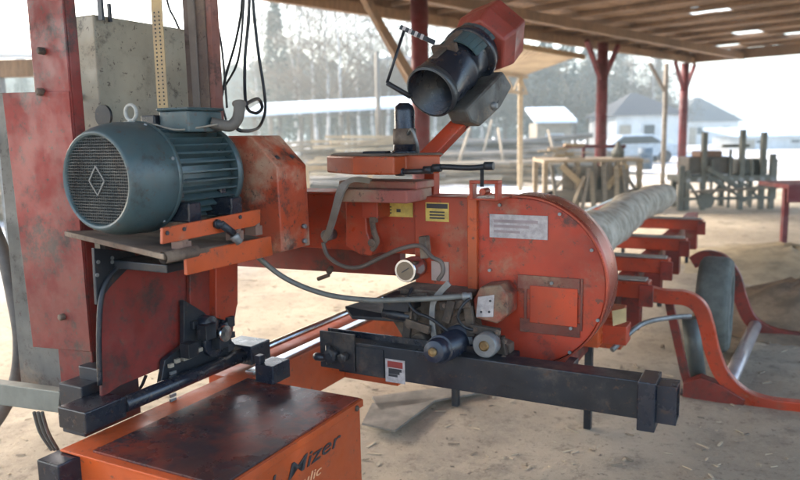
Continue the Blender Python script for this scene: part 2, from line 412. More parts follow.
# wire handle with striped bar
hp = [U(411, 97, 2.32), U(387, 83, 2.28), U(404, 31, 2.34)]
M().tube([hp[0], hp[1]], .009, 8).tube([hp[1], hp[2]], .0055, 8).build('handle_frame', BLK, drum)
a, b = U(400, 27, 2.34), U(435, 43, 2.40)
M().bar(a, b, .012, .016).build('handle_bar', BLK, drum, .001)
mb = M()
for k in range(4):
    p, q = a.lerp(b, .08+k*.17), a.lerp(b, .16+k*.17); mb.bar(p-YA*.002, q-YA*.002, .014, .018)
mb.build('pale_tape', WHT, drum)
# chain from the drum
P = [U(489, 62, 2.6), U(496, 84, 2.58), U(497, 104, 2.55), U(488, 110, 2.5), U(470, 124, 2.46), U(452, 140, 2.42), U(436, 156, 2.38)]
M().tube(spline(P, 6), .0045, 6).build('chain', BLK, head)
p = U(492, 106, 2.52); M().lathe(p-XA*.02, p+XA*.02, [(0, .010), (.012, .016), (.028, .016), (.04, .010)], 8).build('chain_hook', GSTL, head)

# --- blade guide assembly under the beam
gp = U(405, 271, 2.2)
mb = M().lathe(gp, gp+YA, [(0, .034), (0, .040), (.006, .042), (.07, .042), (.1, .038)], 28); gg = mb.build('pressure_gauge', STEEL, head)
M().lathe(gp-YA*.001, gp+YA, [(0, .033), (.006, .033)], 28).build('dial_face', GLASS, gg)
M().bar(gp-YA*.002-XA*.012-ZA*.006, gp-YA*.002+XA*.016+ZA*.012, .003, .003).build('dial_needle', INK, gg)
mb = M(); a, b = U(375, 292, 2.24), U(500, 286, 2.24)
mb.box(U(405, 290, 2.24).x, U(472, 290, 2.24).x, 2.2, 2.36, U(430, 294, 2.24).z, U(430, 288, 2.24).z)
pl = [U(398, 288, 2.26), U(470, 290, 2.26), U(478, 330, 2.26), U(510, 345, 2.26), U(510, 372, 2.26), U(420, 366, 2.26), U(392, 320, 2.26)]
mb.prism(pl, (0, .09, 0)); mb.build('guide_mount_plate', DUSTY, head, .004)
mb = M()
pl = [U(345, 306, 2.2), U(372, 298, 2.35), U(412, 305, 2.35), U(418, 320, 2.2), U(352, 316, 2.18)]
mb.prism(pl, (0, 0, -.012)); mb.build('deflector_plate', BLK, head, .002)
mb = M(); p = U(402, 300, 2.2); mb.box(p.x-.05, p.x+.05, 2.15, 2.25, p.z-.03, p.z+.02); mb.lathe(U(384, 312, 2.18), U(416, 318, 2.18), [(0, .022), (.11, .022)], 14)
mb.build('black_bracket', BLK, head, .003)
# blue black hydraulic motor poking out towards the viewer
e0 = U(433, 352, 1.98); e1 = U(463, 340, 2.24)
mb = M().lathe(e0, e1, [(0, .018), (.004, .034), (.03, .040), (.05, .040), (.052, .046), (.2, .046), (.205, .058), (.235, .058), (.24, .05), (.3, .05)], 28)
hm = mb.build('guide_motor', paint('blue_black_enamel', (.008, .014, .03), .25, .25, .25, off=27, dustcol=(.10, .09, .08)), head)
M().lathe(e0-(e1-e0).normalized()*.012, e1, [(0, .006), (.004, .014), (.014, .014)], 12).build('brass_nut', BRASS, hm)
c = U(466, 340, 2.22); M().lathe(c, c+YA, [(0, .045), (.004, .066), (.03, .066)], 28).build('motor_flange', DUSTY, hm)
for x, y, r in ((484, 346, .042), (418, 343, .034), (452, 311, .022), (410, 318, .02)):
    c = U(x, y, 2.12 if x == 484 else 2.19); mb = M().lathe(c, c+YA, [(0, r*.9), (.006, r), (.045, r), (.06, r*.6), (.09, r*.6)], 24); rl = mb.build('guide_roller', GSTL if x == 484 else DUSTY, head)
    M().lathe(c-YA*.006, c+YA, [(0, r*.30), (.004, r*.42), (.012, r*.42)], 16).build('roller_hub', BRASS, rl)
mb = M()
pl = [U(473, 300, 2.2), U(480, 287, 2.2), U(500, 285, 2.2), U(508, 296, 2.2), U(508, 315, 2.2), U(497, 324, 2.2), U(475, 318, 2.2)]
mb.prism(pl, (0, .1, 0)); rb = mb.build('guide_block', paint('greasy_red', (.30, .03, .012), .5, .6, .5, off=87), head, .006)
M().prism([U(478, 297, 2.195), U(494, 295, 2.195), U(493, 317, 2.195), U(476, 317, 2.195), U(477, 306, 2.195)], (0, .0045, 0)).build('paper_tag', WHT, rb)
mb = M()
for x, y in ((481, 312), (489, 312), (490, 301)):
    p = U(x, y, 2.193); mb.lathe(p, p+YA, [(0, .004), (.002, .004)], 8)
mb.build('tag_mark', INK, rb)
# bent flat strap
M().ribbon(spline([U(449, 283, 2.17), U(441, 291, 2.17), U(433, 303, 2.17), U(432, 322, 2.17), U(435, 342, 2.17)], 5), .02, (0, .006, 0)).build('bent_strap', GSTL, head)
for i in range(14):
    p = U(random.uniform(405, 500), random.uniform(296, 362), 2.25); r = random.uniform(.006, .014); M().lathe(p-YA*random.uniform(.005, .03), p+YA, [(0, r), (.05, r)], 6).build('fastener', DUSTY, head)

GREASE = paint('caked_grease', (.05, .035, .025), .5, .6, .55, off=131, dustcol=(.17, .12, .08))
for (x0, y0, x1, y1, w_, u_) in ((398, 300, 428, 296, .02, 2.17), (406, 322, 430, 330, .018, 2.16), (440, 306, 470, 303, .016, 2.17), (470, 328, 500, 333, .02, 2.17), (446, 322, 452, 300, .018, 2.16), (468, 306, 472, 336, .02, 2.18), (410, 300, 406, 344, .016, 2.17), (500, 336, 504, 362, .022, 2.19), (470, 362, 500, 364, .018, 2.17)):
    M().bar(U(x0, y0, u_), U(x1, y1, u_), .03, w_, up=YA).build('guide_bracket', GREASE, head, .003)
for (x, y, r) in ((402, 298, .010), (426, 298, .008), (408, 326, .010), (428, 331, .008), (444, 306, .009), (466, 304, .008), (475, 330, .009), (497, 333, .010), (504, 342, .009), (503, 358, .009), (447, 318, .007), (474, 362, .009), (494, 364, .008), (392, 306, .009)):
    p = U(x, y, 2.155); M().lathe(p-YA*.004, p+YA, [(0, r*.55), (.006, r*.55), (.006, r), (.016, r)], 6).build('hex_bolt', DUSTY, head)
M().tube(spline([U(412, 288, 2.2), U(408, 300, 2.15), (U(416, 312, 2.14)), U(430, 318, 2.14), U(446, 330, 2.15), U(452, 338, 2.18)], 5), .006, 8).build('lubrication_tube', CABL, head)
M().tube(spline([U(470, 298, 2.15), U(462, 306, 2.13), U(458, 318, 2.13), U(466, 328, 2.15), U(480, 330, 2.17)], 5), .005, 8).build('lubrication_tube', CABL, head)
for (x, y) in ((466, 296.3), (236, 238)):
    p = U(x, y, 2.155) if x > 300 else V(x, y, -1.388); q_ = (U(470, 296, 2.16)-U(460, 296.6, 2.155)).normalized() if x > 300 else Vector((.3, .5, -.8)).normalized()
    M().lathe(p-q_*.012, p+q_, [(0, .0125), (.004, .0145), (.014, .0145), (.018, .012), (.03, .012)], 10).build('hose_fitting', GSTL, head)
# --- long black guide beam in front
BU = 2.10
tl, tr = U(330, 340, BU), U(650, 379, BU); zT = (U(500, 364, BU).z + U(640, 379, BU).z)/2; zB = U(600, 413, BU).z
mb = M().box(U(338, 350, BU).x, U(640, 390, BU).x, BU, BU+.085, zB, zT)
gb = mb.build('guide_beam', BLK, head, .003)
M().box(U(320, 350, BU).x, U(470, 350, BU).x, BU+.055, BU+.062, zT-.002, zT+.022).build('beam_fin', BLK2, gb, .001)
M().box(U(322, 350, BU).x, U(356, 350, BU).x, BU-.012, BU-.001, zB+.012, zT+.03).build('end_plate', BLK, gb, .002)
mb = M(); x0 = U(638, 400, BU).x; mb.box(x0, x0+.05, BU-.018, BU+.105, zB-.028, zT+.004)
mb.build('end_flange', BLK2, gb, .003)
x1 = x0+.05
mb = M().box(x1, x1+.055, BU+.005, BU+.013, zB-.005, zT-.008).box(x1, x1+.055, BU+.075, BU+.083, zB-.005, zT-.008).box(x1, x1+.055, BU+.013, BU+.075, zB-.005, zB+.003).box(x1, x1+.055, BU+.013, BU+.075, zT-.016, zT-.008)
mb.build('inner_slide', BLK2, gb, .001)
mb = M()
for (x, y, r) in ((328, 357, .028), (340, 359, .018)):
    c = U(x, y, BU-.05); mb.lathe(c, c+YA, [(0, r*.5), (.004, r*.5), (.006, r), (.03, r), (.05, r*.7)], 6)
c = U(321, 357, BU-.03); mb.lathe(c-XA*.03, c+XA, [(0, .01), (.012, .016), (.03, .016), (.06, .01)], 8); c = U(328, 345, BU-.03); mb.lathe(c, c-ZA, [(0, .01), (.07, .01)], 8)
mb.build('end_bolt', BLK, gb)
M().box(U(357, 360, BU).x, U(384, 360, BU).x, BU-.006, BU-.001, zB+.004, zT-.012).build('wear_plate', DUSTY if False else BLK, gb, .001)
stk = uq(386, 361, 405, 381, BU-.0005, -.0025).build('warning_sticker', WHT, gb)
a, b = U(388, 366.5, BU), U(403, 362.5, BU); M().box(a.x, b.x, BU-.0036, BU-.0026, a.z, b.z).build('sticker_header', REDINK, stk)
mb = M()
for i in range(3): a, b = U(389, 370.5+i*2.6, BU), U(402-i*2, 369.5+i*2.6, BU); mb.box(a.x, b.x, BU-.0034, BU-.0026, a.z, b.z)
mb.build('sticker_print', INK, stk)
# hanging brackets that carry the beam
for x in (430, 500, 560):
    c = U(x, 360, BU+.09); M().box(c.x, c.x+.03, BU+.08, 2.31, zT-.05, zT-.02).build('beam_hanger', BLK, gb, .002)

# --- electric motor
mc = U(95, 181, 1.35); vm, zm = mc.x, mc.z
c0 = Vector((vm, 1.35, zm)); c1 = c0+YA
motor = M().lathe(c0+YA*.12, c1+YA, [(0, .118), (.33, .118)], 48).build('electric_motor', GRM, head)
mb = M()
for k in range(32):
    a = 2*math.pi*(k+.5)/32; d = Vector((math.cos(a), 0, math.sin(a))); t_ = Vector((-math.sin(a), 0, math.cos(a)))
    p = c0+YA*.15+d*.110
    mb.prism([p-t_*.0045, p+t_*.0045, p+d*.034+t_*.0028, p+d*.034-t_*.0028], (0, .27, 0))
mb.build('cooling_fins', GRM, motor)
M().lathe(c0+YA*.418, c1+YA*2, [(0, .11), (0, .146), (.014, .150), (.028, .144), (.045, .09), (.055, .045)], 40).build('end_bell', GRM, motor)
cw = M().lathe(c0, c1, [(.03, .121), (.012, .121), (.002, .125), (0, .130), (.006, .137), (.03, .148), (.06, .156), (.085, .159), (.165, .160), (.168, .158), (.168, .150), (.06, .150)], 56).build('fan_cowl', GRM, motor)
M().lathe(c0+YA*.022, c1, [(0, .1215), (.008, .1215)], 40).build('cowl_interior', plain('grille_backing', (.010, .012, .014), .8), cw)
mb = M(); rr = .1235; nb = 30
for k in range(-nb//2+1, nb//2):
    x = k*rr*2/nb; hgt = math.sqrt(max(0, rr*rr-x*x)); mb.box(vm+x-.0008, vm+x+.0008, 1.360, 1.362, zm-hgt, zm+hgt)
for k in range(-nb//2+1, nb//2):
    x = k*rr*2/nb; hgt = math.sqrt(max(0, rr*rr-x*x)); mb.box(vm-hgt, vm+hgt, 1.3575, 1.3598, zm+x-.0012, zm+x+.0012)
mb.build('fan_grille', paint('grille_wire', (.045, .052, .05), .35, .5, .6, off=63, dustcol=(.11, .1, .08)), cw)
mb = M(); q = [Vector((vm+dx, 1.356, zm+dz)) for dx, dz in ((0, .040), (.030, 0), (0, -.040), (-.030, 0))]
for i in range(4): mb.bar(q[i], q[(i+1) % 4], .004, .003, up=YA)
mb.build('rhombus_emblem', plain('emblem_metal', (.13, .135, .13), .5), cw)
for a in (70, 140, 20, 310):
    d = Vector((math.cos(R(a)), 0, math.sin(R(a)))); p = c0+YA*.14+d*.1575; M().lathe(p, p+d, [(0, .006), (.006, .005)], 6).build('cowl_screw', GSTL, cw)
# cowl seam, weld patch and dents of old paint
M().lathe(c0+YA*.150, c1, [(0, .1605), (.002, .1625), (.010, .1625), (.012, .1605)], 56, False).build('cowl_seam', GRM, cw)
tj = M().box(vm+.01, vm+.125, 1.585, 1.73, zm+.128, zm+.190).box(vm+.004, vm+.131, 1.579, 1.736, zm+.1905, zm+.200); tj.build('terminal_box', GRM, motor, .005)
M().box(vm-.05, vm+.006, 1.57, 1.69, zm+.130, zm+.180).build('terminal_cover', BLK2, motor, .004)
p = Vector((vm-.01, 1.50, zm+.168)); mb = M()
mb.tube([p+Vector((math.cos(2*math.pi*k/20)*.022, 0, math.sin(2*math.pi*k/20)*.022+.018)) for k in range(21)], .0055, 8, False)
mb.lathe(p-ZA*.04, p, [(0, .014), (.032, .014), (.036, .008)], 12)
mb.build('lifting_eye', plain('pale_cast', (.36, .36, .33), .5), motor)
P = [Vector((vm+.125, 1.68, zm+.155)), Vector((vm+.15, 1.70, zm+.148)), Vector((vm+.17, 1.715, zm+.145)), Vector((vm+.185, 1.73, zm+.165)), Vector((vm+.19, 1.735, zm+.195)), Vector((vm+.186, 1.74, zm+.215))]
M().tube(spline(P, 4), [.017]*18+[.021]*3, 12).build('conduit_elbow', plain('dusty_conduit', (.12, .105, .09), .7), motor)
M().tube(spline([Vector((vm-.03, 1.49, zm+.160)), Vector((vm+.04, 1.53, zm+.152)), Vector((vm+.10, 1.57, zm+.135)), Vector((vm+.15, 1.68, zm+.15))], 6), .003, 6).build('thin_wire', plain('pale_wire', (.28, .25, .20), .6), motor)
for y in (1.52, 1.70):
    M().box(vm+.05, vm+.17, y, y+.05, zm-.128, zm-.072).box(vm+.10, vm+.12, y+.012, y+.038, zm-.0715, zm-.04).build('motor_foot', BLK2, motor, .004)
    M().box(vm-.17, vm-.05, y, y+.05, zm-.128, zm-.08).build('motor_foot', BLK2, motor, .004)
# --- motor mount
mb = M(); A_ = U(64, 231, 1.44); B_ = U(163, 254, 1.33); C2 = V(266, 238, -1.43); D2 = Vector((-1.85, 1.95, C2.z))
mb.prism([A_, B_, C2, D2], (0, 0, -.016)); mb.build('motor_tray', DUSTY, head, .003)
pl = [V(160, 228, -1.425), V(258, 209, -1.425), V(258, 222, -1.425), V(252, 226, -1.425), V(160, 244, -1.425)]
M().prism(pl, (.010, 0, 0)).build('mount_rail', ORG, head, .002)
pl = [V(183, 253, -1.42), V(268, 236, -1.42), V(270, 255, -1.42), V(184, 275, -1.42)]
M().prism(pl, (.012, 0, 0)).build('mount_rail', ORG, head, .002)
mb = M()
for x, y in ((167, 233), (184, 229), (203, 264), (240, 217)):
    p = V(x, y, -1.414); mb.lathe(p, p+XA, [(0, .006), (.003, .006)], 10)
mb.build('rail_hole', INK, head)
PINKB = plain('rusty_pink_bolt', (.22, .125, .09), .7)
for x, y in ((184, 247), (237, 236), (256, 231)):
    mb = M(); p = V(x, y, -1.43); mb.box(p.x-.03, p.x+.012, p.y-.016, p.y+.016, p.z-.012, p.z+.016); mb.lathe(p+ZA*.01, p+ZA*.05, [(0, .014), (.016, .014), (.016, .008), (.04, .008)], 6)
    mb.build('mount_bolt', PINKB, head)
mb = M(); p = V(170, 262, -1.44); mb.tube([U(163, 258, 1.335), U(163, 258, 1.335)+YA*.12], .016, 14, False); mb.tube([U(163, 258, 1.336)+YA*.02, U(163, 258, 1.335)+YA*.11], .0125, 14)
mb.build('mount_pipe', DUSTY, head)
mb = M().box(-1.78, -1.56, 1.50, 1.9, 1.215, 1.24); mb.build('mount_frame', BLK, head, .003)
p = V(216, 224, -1.414); mb = M().lathe(p, p+XA, [(0, .014), (.012, .014), (.012, .009), (.03, .009)], 6); mb.tube([p+XA*.02, V(233, 233, -1.39)], .012, 8)
mb.build('draw_bolt', BLK, head)
# --- belt guard
BG = 1.86
f = [U(225, 136, BG), U(262, 136, BG), U(278, 168, BG), U(281, 252, BG), U(225, 262, BG)]
f = [U(222, 136, BG), U(250, 136, BG), U(277, 167, BG), U(282, 252, BG), U(222, 262, BG)]
M().prism(f, (0, .16, 0)).build('belt_guard', GUARD2, head, .004)
mb = M()
for v_, u_, z_ in ((f[2].x-.045, BG+.04, 0), (f[2].x-.045, BG+.12, 0)):
    t = .35; p = Vector((f[1].x+(f[2].x-f[1].x)*.72, u_, f[1].z+(f[2].z-f[1].z)*.72)); nn = Vector((f[1].z-f[2].z, 0, f[2].x-f[1].x)).normalized()
    mb.lathe(p, p+nn, [(0, .008), (.004, .008)], 10)
mb.build('guard_hole', INK, head)
for z_ in (f[3].z+.02, f[3].z+.07): p = Vector((f[3].x, BG+.12, z_)); M().lathe(p, p+XA, [(0, .008), (.012, .008)], 6).build('guard_bolt', GSTL, head)
# --- mast posts, plate
P1 = 1.5
a = U(28, 20, P1); b = U(64, 20, P1)
mb = M().box(a.x, b.x, P1, P1+.008, .80, 2.75).box(b.x-.008, b.x, P1+.008, P1+.045, .80, 2.75).box(a.x, a.x+.008, P1+.008, P1+.045, .80, 2.75)
mb.build('mast_post', MAST, head, .003)
mb = M(); pl = [U(2, 93, 1.4965), Vector((b.x-.001, 1.4965, U(44, 93, 1.4965).z)), Vector((b.x-.001, 1.4965, U(64, 347, 1.4965).z)), U(33, 347, 1.4965)]
mb.prism(pl, (0, .003, 0)); mb.build('mast_plate', MAST, head, .003)
pl = [U(-6, 93, 1.55), U(3, 93, 1.55), U(36, 347, 1.55), U(62, 347, 1.55), U(64, 392, 1.55), U(22, 392, 1.55)]
M().prism(pl, (0, .03, 0)).build('grey_backing_strip', paint('strip_grey', (.13, .125, .11), .4, .4, .7, off=57), head, .002)
for x, y, r in ((41, 51, .011), (40, 92, .012), (62, 317, .011), (61, 388, .008)):
    p = U(x, y, 1.49); M().lathe(p-YA*.012, p+YA, [(0, r*.6), (.004, r), (.03, r)], 8).build('mast_bolt', DUSTY, head)
M().box(b.x+.003, b.x+.028, 1.56, 1.60, .80, 1.38).build('side_slot', BLK, head, .001)
M().box(-1.90, -1.80, 1.98, 2.03, .80, 2.75).build('mast_post', paint('brown_worn_paint', (.16, .115, .095), .4, .4, .7, off=37, fade=(.12, .08, .065)), head, .003)
M().box(-1.87, -1.84, 1.972, 1.979, 1.2, 2.75).build('post_cover_strip', plain('strip_brown_grey', (.20, .165, .14), .8), head, .001)
M().box(-1.799, -1.775, 1.985, 2.025, 1.65, 2.75).build('post_flange', paint('pink_brown', (.22, .09, .07), .4, .4, .7, off=39), head, .002)
# side panel between posts
v0 = -1.79
pl = [V(99, 250, v0), V(236, 244, v0), V(238, 300, v0), V(232, 338, v0), V(200, 352, v0), V(120, 386, v0), V(102, 398, v0)]
M().prism(pl, (-.012, 0, 0)).build('side_panel', MAST, head, .003)
pl = [V(190, 262, v0+.02), V(218, 262, v0+.02), V(218, 300, v0+.02), V(210, 318, v0+.02), V(190, 318, v0+.02)]
M().prism(pl, (-.018, 0, 0)).build('panel_rib', REDD, head, .003)
pl = [V(216, 264, v0+.05), V(238, 262, v0+.05), V(238, 304, v0+.05), V(232, 322, v0+.05), V(216, 318, v0+.05)]
M().prism(pl, (-.05, 0, 0)).build('panel_rib', RED, head, .003)
mb = M(); pl = [V(94, 248, v0+.012), V(134, 252, v0+.012), V(138, 259, v0+.012), V(112, 285, v0+.012), V(97, 305, v0+.012)]
mb.prism(pl, (-.012, 0, 0)); mb.build('gusset_plate', BLK, head, .002)
M().tube(spline([V(140, 258, v0+.02), V(118, 268, v0+.02), V(103, 290, v0+.02), V(99, 330, v0+.02), V(100, 385, v0+.02)], 6), .008, 8).build('gusset_edge', BLK, head)
mb = M()
for x, y in ((98, 262), (112, 262), (97, 275), (112, 258)):
    p = V(x, y, v0+.012); mb.lathe(p, p+XA, [(0, .006), (.003, .006)], 8)
mb.build('panel_rivet', GSTL, head)
M().tube(spline([V(146, 375, v0-.1), V(140, 388, v0-.1), V(128, 394, v0-.08), V(112, 400, v0-.05)], 5), .006, 6).build('brake_wire', CABL, head)
# feet and tube
fa, fb = V(85, 413, -1.72), V(126, 397, -1.72)
M().box(-1.84, -1.72, fa.y, fb.y, .768, fa.z).build('carriage_foot', BLK2, head, .004)
fc, fd = V(251, 347, -1.69), V(270, 339, -1.69)
M().box(-1.83, -1.69, fc.y, fd.y, .768, fc.z).build('carriage_foot', BLK2, head, .004)
M().tube([(-1.735, fb.y, .802), (-1.735, fc.y, .802)], .025, 18).build('carriage_tube', BLK2, head)
mb = M().box(-1.95, -1.845, 1.40, 1.62, .70, .86); mb.box(-1.93, -1.80, 1.46, 1.6, .8535, .90); mb.build('carriage_shoe', BLK, head, .004)
# roller cluster by second foot
mb = M()
for x, y, r, w in ((214, 342, .052, .03), (205, 325, .035, .05), (222, 330, .03, .04)):
    p = V(x, y, -1.75); mb.lathe(p-XA*.02, p+XA, [(0, r*.8), (.005, r), (w, r), (w+.005, r*.5)], 20)
mb.build('track_roller', BLK2, head)
p = V(222, 333, -1.70); M().lathe(p, p+XA, [(0, .024), (.006, .028), (.02, .028), (.022, .01)], 24).build('shiny_washer', STEEL, head)
mb = M()
for i in range(16):
    p = V(random.uniform(186, 234), random.uniform(318, 352), -1.77+random.uniform(0, .06)); s2 = random.uniform(.008, .022); mb.box(p.x-s2, p.x+s2, p.y-s2, p.y+s2*1.3, p.z-s2*1.4, p.z+s2)
pl = [V(184, 300, v0+.03), V(204, 312, v0+.03), V(236, 345, v0+.03), V(222, 365, v0+.03), V(180, 380, v0+.03), V(158, 400, v0+.03), V(165, 360, v0+.03), V(184, 345, v0+.03)]
mb.prism(pl, (-.02, 0, 0)); mb.build('roller_bracket', BLK, head, .002)
mb = M()
for i in range(8):
    p = V(172+i*7+random.uniform(-2, 2), 366-i*4+random.uniform(-2, 2), -1.752); s2 = random.uniform(.006, .012); mb.box(p.x-.004, p.x+s2, p.y-s2*1.5, p.y+s2*1.5, p.z-s2, p.z+s2)
mb.build('sawdust_clump', plain('caked_sawdust', (.34, .29, .22), .9), head)
mb = M()
for y in range(7): p = V(172, 372+y*4.5, -1.752); mb.box(p.x, p.x+.008, p.y-.012, p.y+.012, p.z-.006, p.z+.004)
mb.build('chain_stub', GSTL, head)
# grey cabinet behind
cv = -2.07; cu = 1.74
ztc = V(110, 17, cv).z
pl = U(68, 30, cu)
M().box(pl.x, cv, cu, cu+.55, 1.12, ztc).build('control_cabinet', CAB, head, .006)
M().box(pl.x-.02, pl.x+.012, cu-.014, cu-.001, 1.15, ztc-.01).build('cabinet_edge', BLK2, head, .002)
M().box(pl.x+.0, pl.x+.05, cu-.022, cu-.0145, U(80, 96, cu).z-.01, U(80, 96, cu).z+.008).build('cabinet_latch', BLK, head)
p = U(104, 116, cu); M().lathe(p-YA*.006, p+YA, [(0, .038), (.01, .038)], 20).build('cabinet_knob', BLK, head)
M().box(-2.1, -1.84, 1.55, 1.98, 1.06, 1.119).build('cabinet_shelf', REDD, head, .003)
mb = M().box(-2.06, -2.04, 1.75, 1.76, ztc-.02, ztc+.05).box(-2.06, -2.05, 1.79, 1.80, ztc-.02, ztc+.04); mb.build('cabinet_pin', BLK, head)
# yellow perforated scale
p0, p1 = U(155, -20, 1.80), U(163, 108, 1.80)
M().bar(p0, p1, .004, .046, up=XA).build('height_scale', plain('yellow_scale_paint', (.50, .36, .17), .6, col2=(.34, .25, .15)), head)
mb = M()
for k in range(24):
    t = k/23
    for s2 in (-1, 1):
        p = p0.lerp(p1, .25+.72*t)+XA*.010*s2; mb.lathe(p-YA*.0035, p+YA, [(0, .0032), (.001, .0032)], 6)
mb.build('scale_hole', INK, head)
# hoses
P = [V(234, 236, -1.39), U(252, 252, 1.95), U(285, 278, 2.05), U(325, 294, 2.1), U(370, 300, 2.12), U(420, 299, 2.13), U(468, 296, 2.16)]
M().tube(spline(P, 8), .0095, 10).build('grey_hose', HOSE, head)
P = [U(370, 181, 2.2), U(352, 180, 2.15), U(341, 189, 2.12), U(334, 212, 2.15), U(328, 232, 2.2), U(323, 241, 2.24)]
M().ribbon(spline(P, 6), .028, (0, .012, 0)).build('flat_hose', plain('pale_flat_hose', (.26, .24, .21), .6), head)
P = [U(323, 242, 2.24), U(328, 256, 2.24), U(343, 266, 2.24), U(360, 267, 2.24), U(380, 258, 2.24), U(400, 249, 2.22), U(420, 246, 2.22), U(432, 257, 2.2), U(441, 262, 2.2), U(443, 272, 2.2), U(438, 280, 2.2)]
M().tube(spline(P, 6), .008, 8).build('thin_hose', plain('brown_hose', (.15, .12, .10), .5), head)
p = U(324, 236, 2.27); M().lathe(p, p+YA, [(0, .014), (.01, .022), (.06, .022)], 14).build('hose_port', GSTL, head)
p = U(424, 249, 2.26); M().bar(U(424, 236, 2.26), U(426, 258, 2.26), .03, .035).build('hose_clamp', DUSTY, head, .004)
uq(432, 262, 449, 280, G0+.011, -.004).build('small_pale_plate', plain('small_plate_paint', (.45, .33, .28), .6), head)
mb = M().tube([U(318, 279, 2.3), U(329, 275, 2.3)], .008, 8); mb.tube([U(329, 272, 2.32), U(331, 268, 2.35)], .012, 8); mb.build('grease_fitting', DUSTY, head)
# lower left arm + hose
pl = [U(-30, 380, 1.40), U(60, 392, 1.40), U(58, 413, 1.40), U(-30, 401, 1.40)]
M().prism(pl, (0, .04, 0)).build('push_arm', plain('dusty_arm_paint', (.17, .18, .155), .6, .2), head, .003)
P = [U(-20, 200, 1.7), U(2, 250, 1.7), U(14, 300, 1.7), U(20, 340, 1.7), U(16, 380, 1.7), U(0, 415, 1.7), U(-20, 440, 1.7)]
M().tube(spline(P, 6), .026, 12).build('ribbed_hose', plain('dark_hose', (.05, .048, .045), .6, col2=(.11, .1, .09)), head)
mb = M()
for k in range(3): mb.tube(spline([U(34+4*k, 412, 1.5), U(40+4*k, 432, 1.52), U(52+3*k, 450, 1.55)], 5), .006, 6)
mb.build('wire_bundle', RUBB, head)

# hanging power cables
def cable(P, r, label):
    pts = spline(P, 8); mb = M().tube(pts, r, 8); base = pts[-1]
    return lone(mb, 'power_cable', CABL, label, 'cable', base, 'L', group='black cables hanging above the motor')
T = 2.25
cable([U(240, -60, T), U(242, 0, T), U(236, 40, T), U(226, 75, T), U(222, 96, T)], .005, 'leftmost thin black cable bowing left as it hangs behind the motor')
cable([U(246, -60, T), U(244, 0, T), U(238, 60, T), U(222, 94, T+.02), U(226, 120, T+.04)], .0045, 'black cable crossing diagonally behind the mast post above the terminal box')
cable([U(250, -60, T-.1), U(249, 10, T-.1), U(245, 60, T-.1), U(246, 104, T-.15), U(255, 113, T-.2), U(262, 108, T-.2), U(258, 99, 2.0), U(246, 104, 1.78)], .006, 'black cable hanging straight and looping round the conduit elbow')
cable([U(252, -60, T), U(253, 0, T), U(258, 50, T), U(264, 90, T), U(265, 112, T), U(258, 128, T-.1), U(243, 131, 1.78), U(236, 128, 1.74)], .006, 'rightmost black cable curving out to the right beside the conduit')
cable([U(160, -60, 2.4), U(167, 0, 2.4), U(176, 22, 2.4), U(188, 52, 2.4), U(194, 105, 2.4)], .005, 'black cable arching over the top of the grey cabinet')
cable([U(215, -60, 2.4), U(214, 0, 2.4), U(222, 50, 2.4), U(227, 108, 2.4)], .005, 'black cable running down beside the worn brown mast post')

# ================================================================== BED
bed = thing('sawmill_bed', 'long orange sawmill bed with cross bunks, curved loading arms and lettered box', 'sawmill bed', (-1.2, 4.0, 0))
# lettered hydraulic box
bt = .745
corner = ZL(362, 397, bt); bv, bu = corner.x, corner.y
mb = M().box(-1.745, bv-.006, 1.26, bu-.004, .14, bt-.012)
hb = mb.build('hydraulic_box', ORGT, bed, .004)
M().box(-1.76, bv, 1.25, bu, bt-.011, bt-.004).build('box_rim', ORGT, hb, .002)
M().box(-1.655, bv-.004, 1.275, bu-.015, bt-.0035, bt+.003).build('box_lid', LID, hb, .001)
M().box(bv-.004, bv+.005, 1.25, bu, bt-.03, bt-.006).build('lid_lip', ORGT, hb, .002)
p = Vector((bv+.003, bu-.045, bt-.022)); M().lathe(p, p+XA, [(0, .010), (.006, .010), (.01, .006)], 10).build('lip_bolt', DUSTY, hb)
# lettering: baseline follows the side face
m0 = V(286, 483, bv-.006); m1 = V(341, 446, bv-.006)
zbase = m0.z; L_m = m1.y-m0.y
textobj('Mizer', .062, INK, hb, Vector((bv-.004, m0.y, m0.z+.004)), YA, ZA, shear=.25, width=L_m)
textobj('Wood-', .062, INK, hb, Vector((bv-.004, m0.y-L_m*1.12, m0.z+.004)), YA, ZA, shear=.25, width=L_m*1.05)
l0 = V(300, 490, bv-.006)
textobj('Hydraulic', .040, PALEINK, hb, Vector((bv-.004, m0.y-.11, m0.z-.046)), YA, ZA, shear=.25, width=.285)
q_ = ZL(62, 452, .80); M().box(-1.78, -1.69, 1.19, 1.29, .62, .732).build('box_corner_block', BLK2, bed, .004)
M().box(-1.60, -1.52, bu-.04, bu+.06, bt+.004, bt+.07).build('stop_block', BLK2, bed, .004)
M().box(-1.60, -1.575, bu-.04, bu-.01, bt+.0705, bt+.10).build('stop_block_tab', BLK2, bed, .003)
for (v_, u_) in ((-1.68, 1.32), (-1.30, 1.32), (-1.68, 1.95), (-1.30, 1.95)):
    M().box(v_-.03, v_+.03, u_-.03, u_+.03, 0, .14).build('box_leg', BLK2, bed, .003)
# main rail
RL = 9.4
M().box(-1.86, -1.68, bu+.004, RL, .53, .728).build('main_rail_beam', ORGT, bed, .004)
M().box(-1.73, -1.69, bu+.06, RL, .7285, .742).build('rail_strip', STEEL, bed, .002)
M().tube([(-1.82, bu+.05, .755), (-1.82, RL, .755)], .015, 12).build('rail_rod', STEEL, bed)
M().box(-1.679, -1.41, 2.62, 2.72, .53, .70).build('cross_block', ORGT, bed, .004)
# far side rail
M().box(-.98, -.86, 3.4, RL, .44, .60).build('side_rail_beam', REDD, bed, .004)
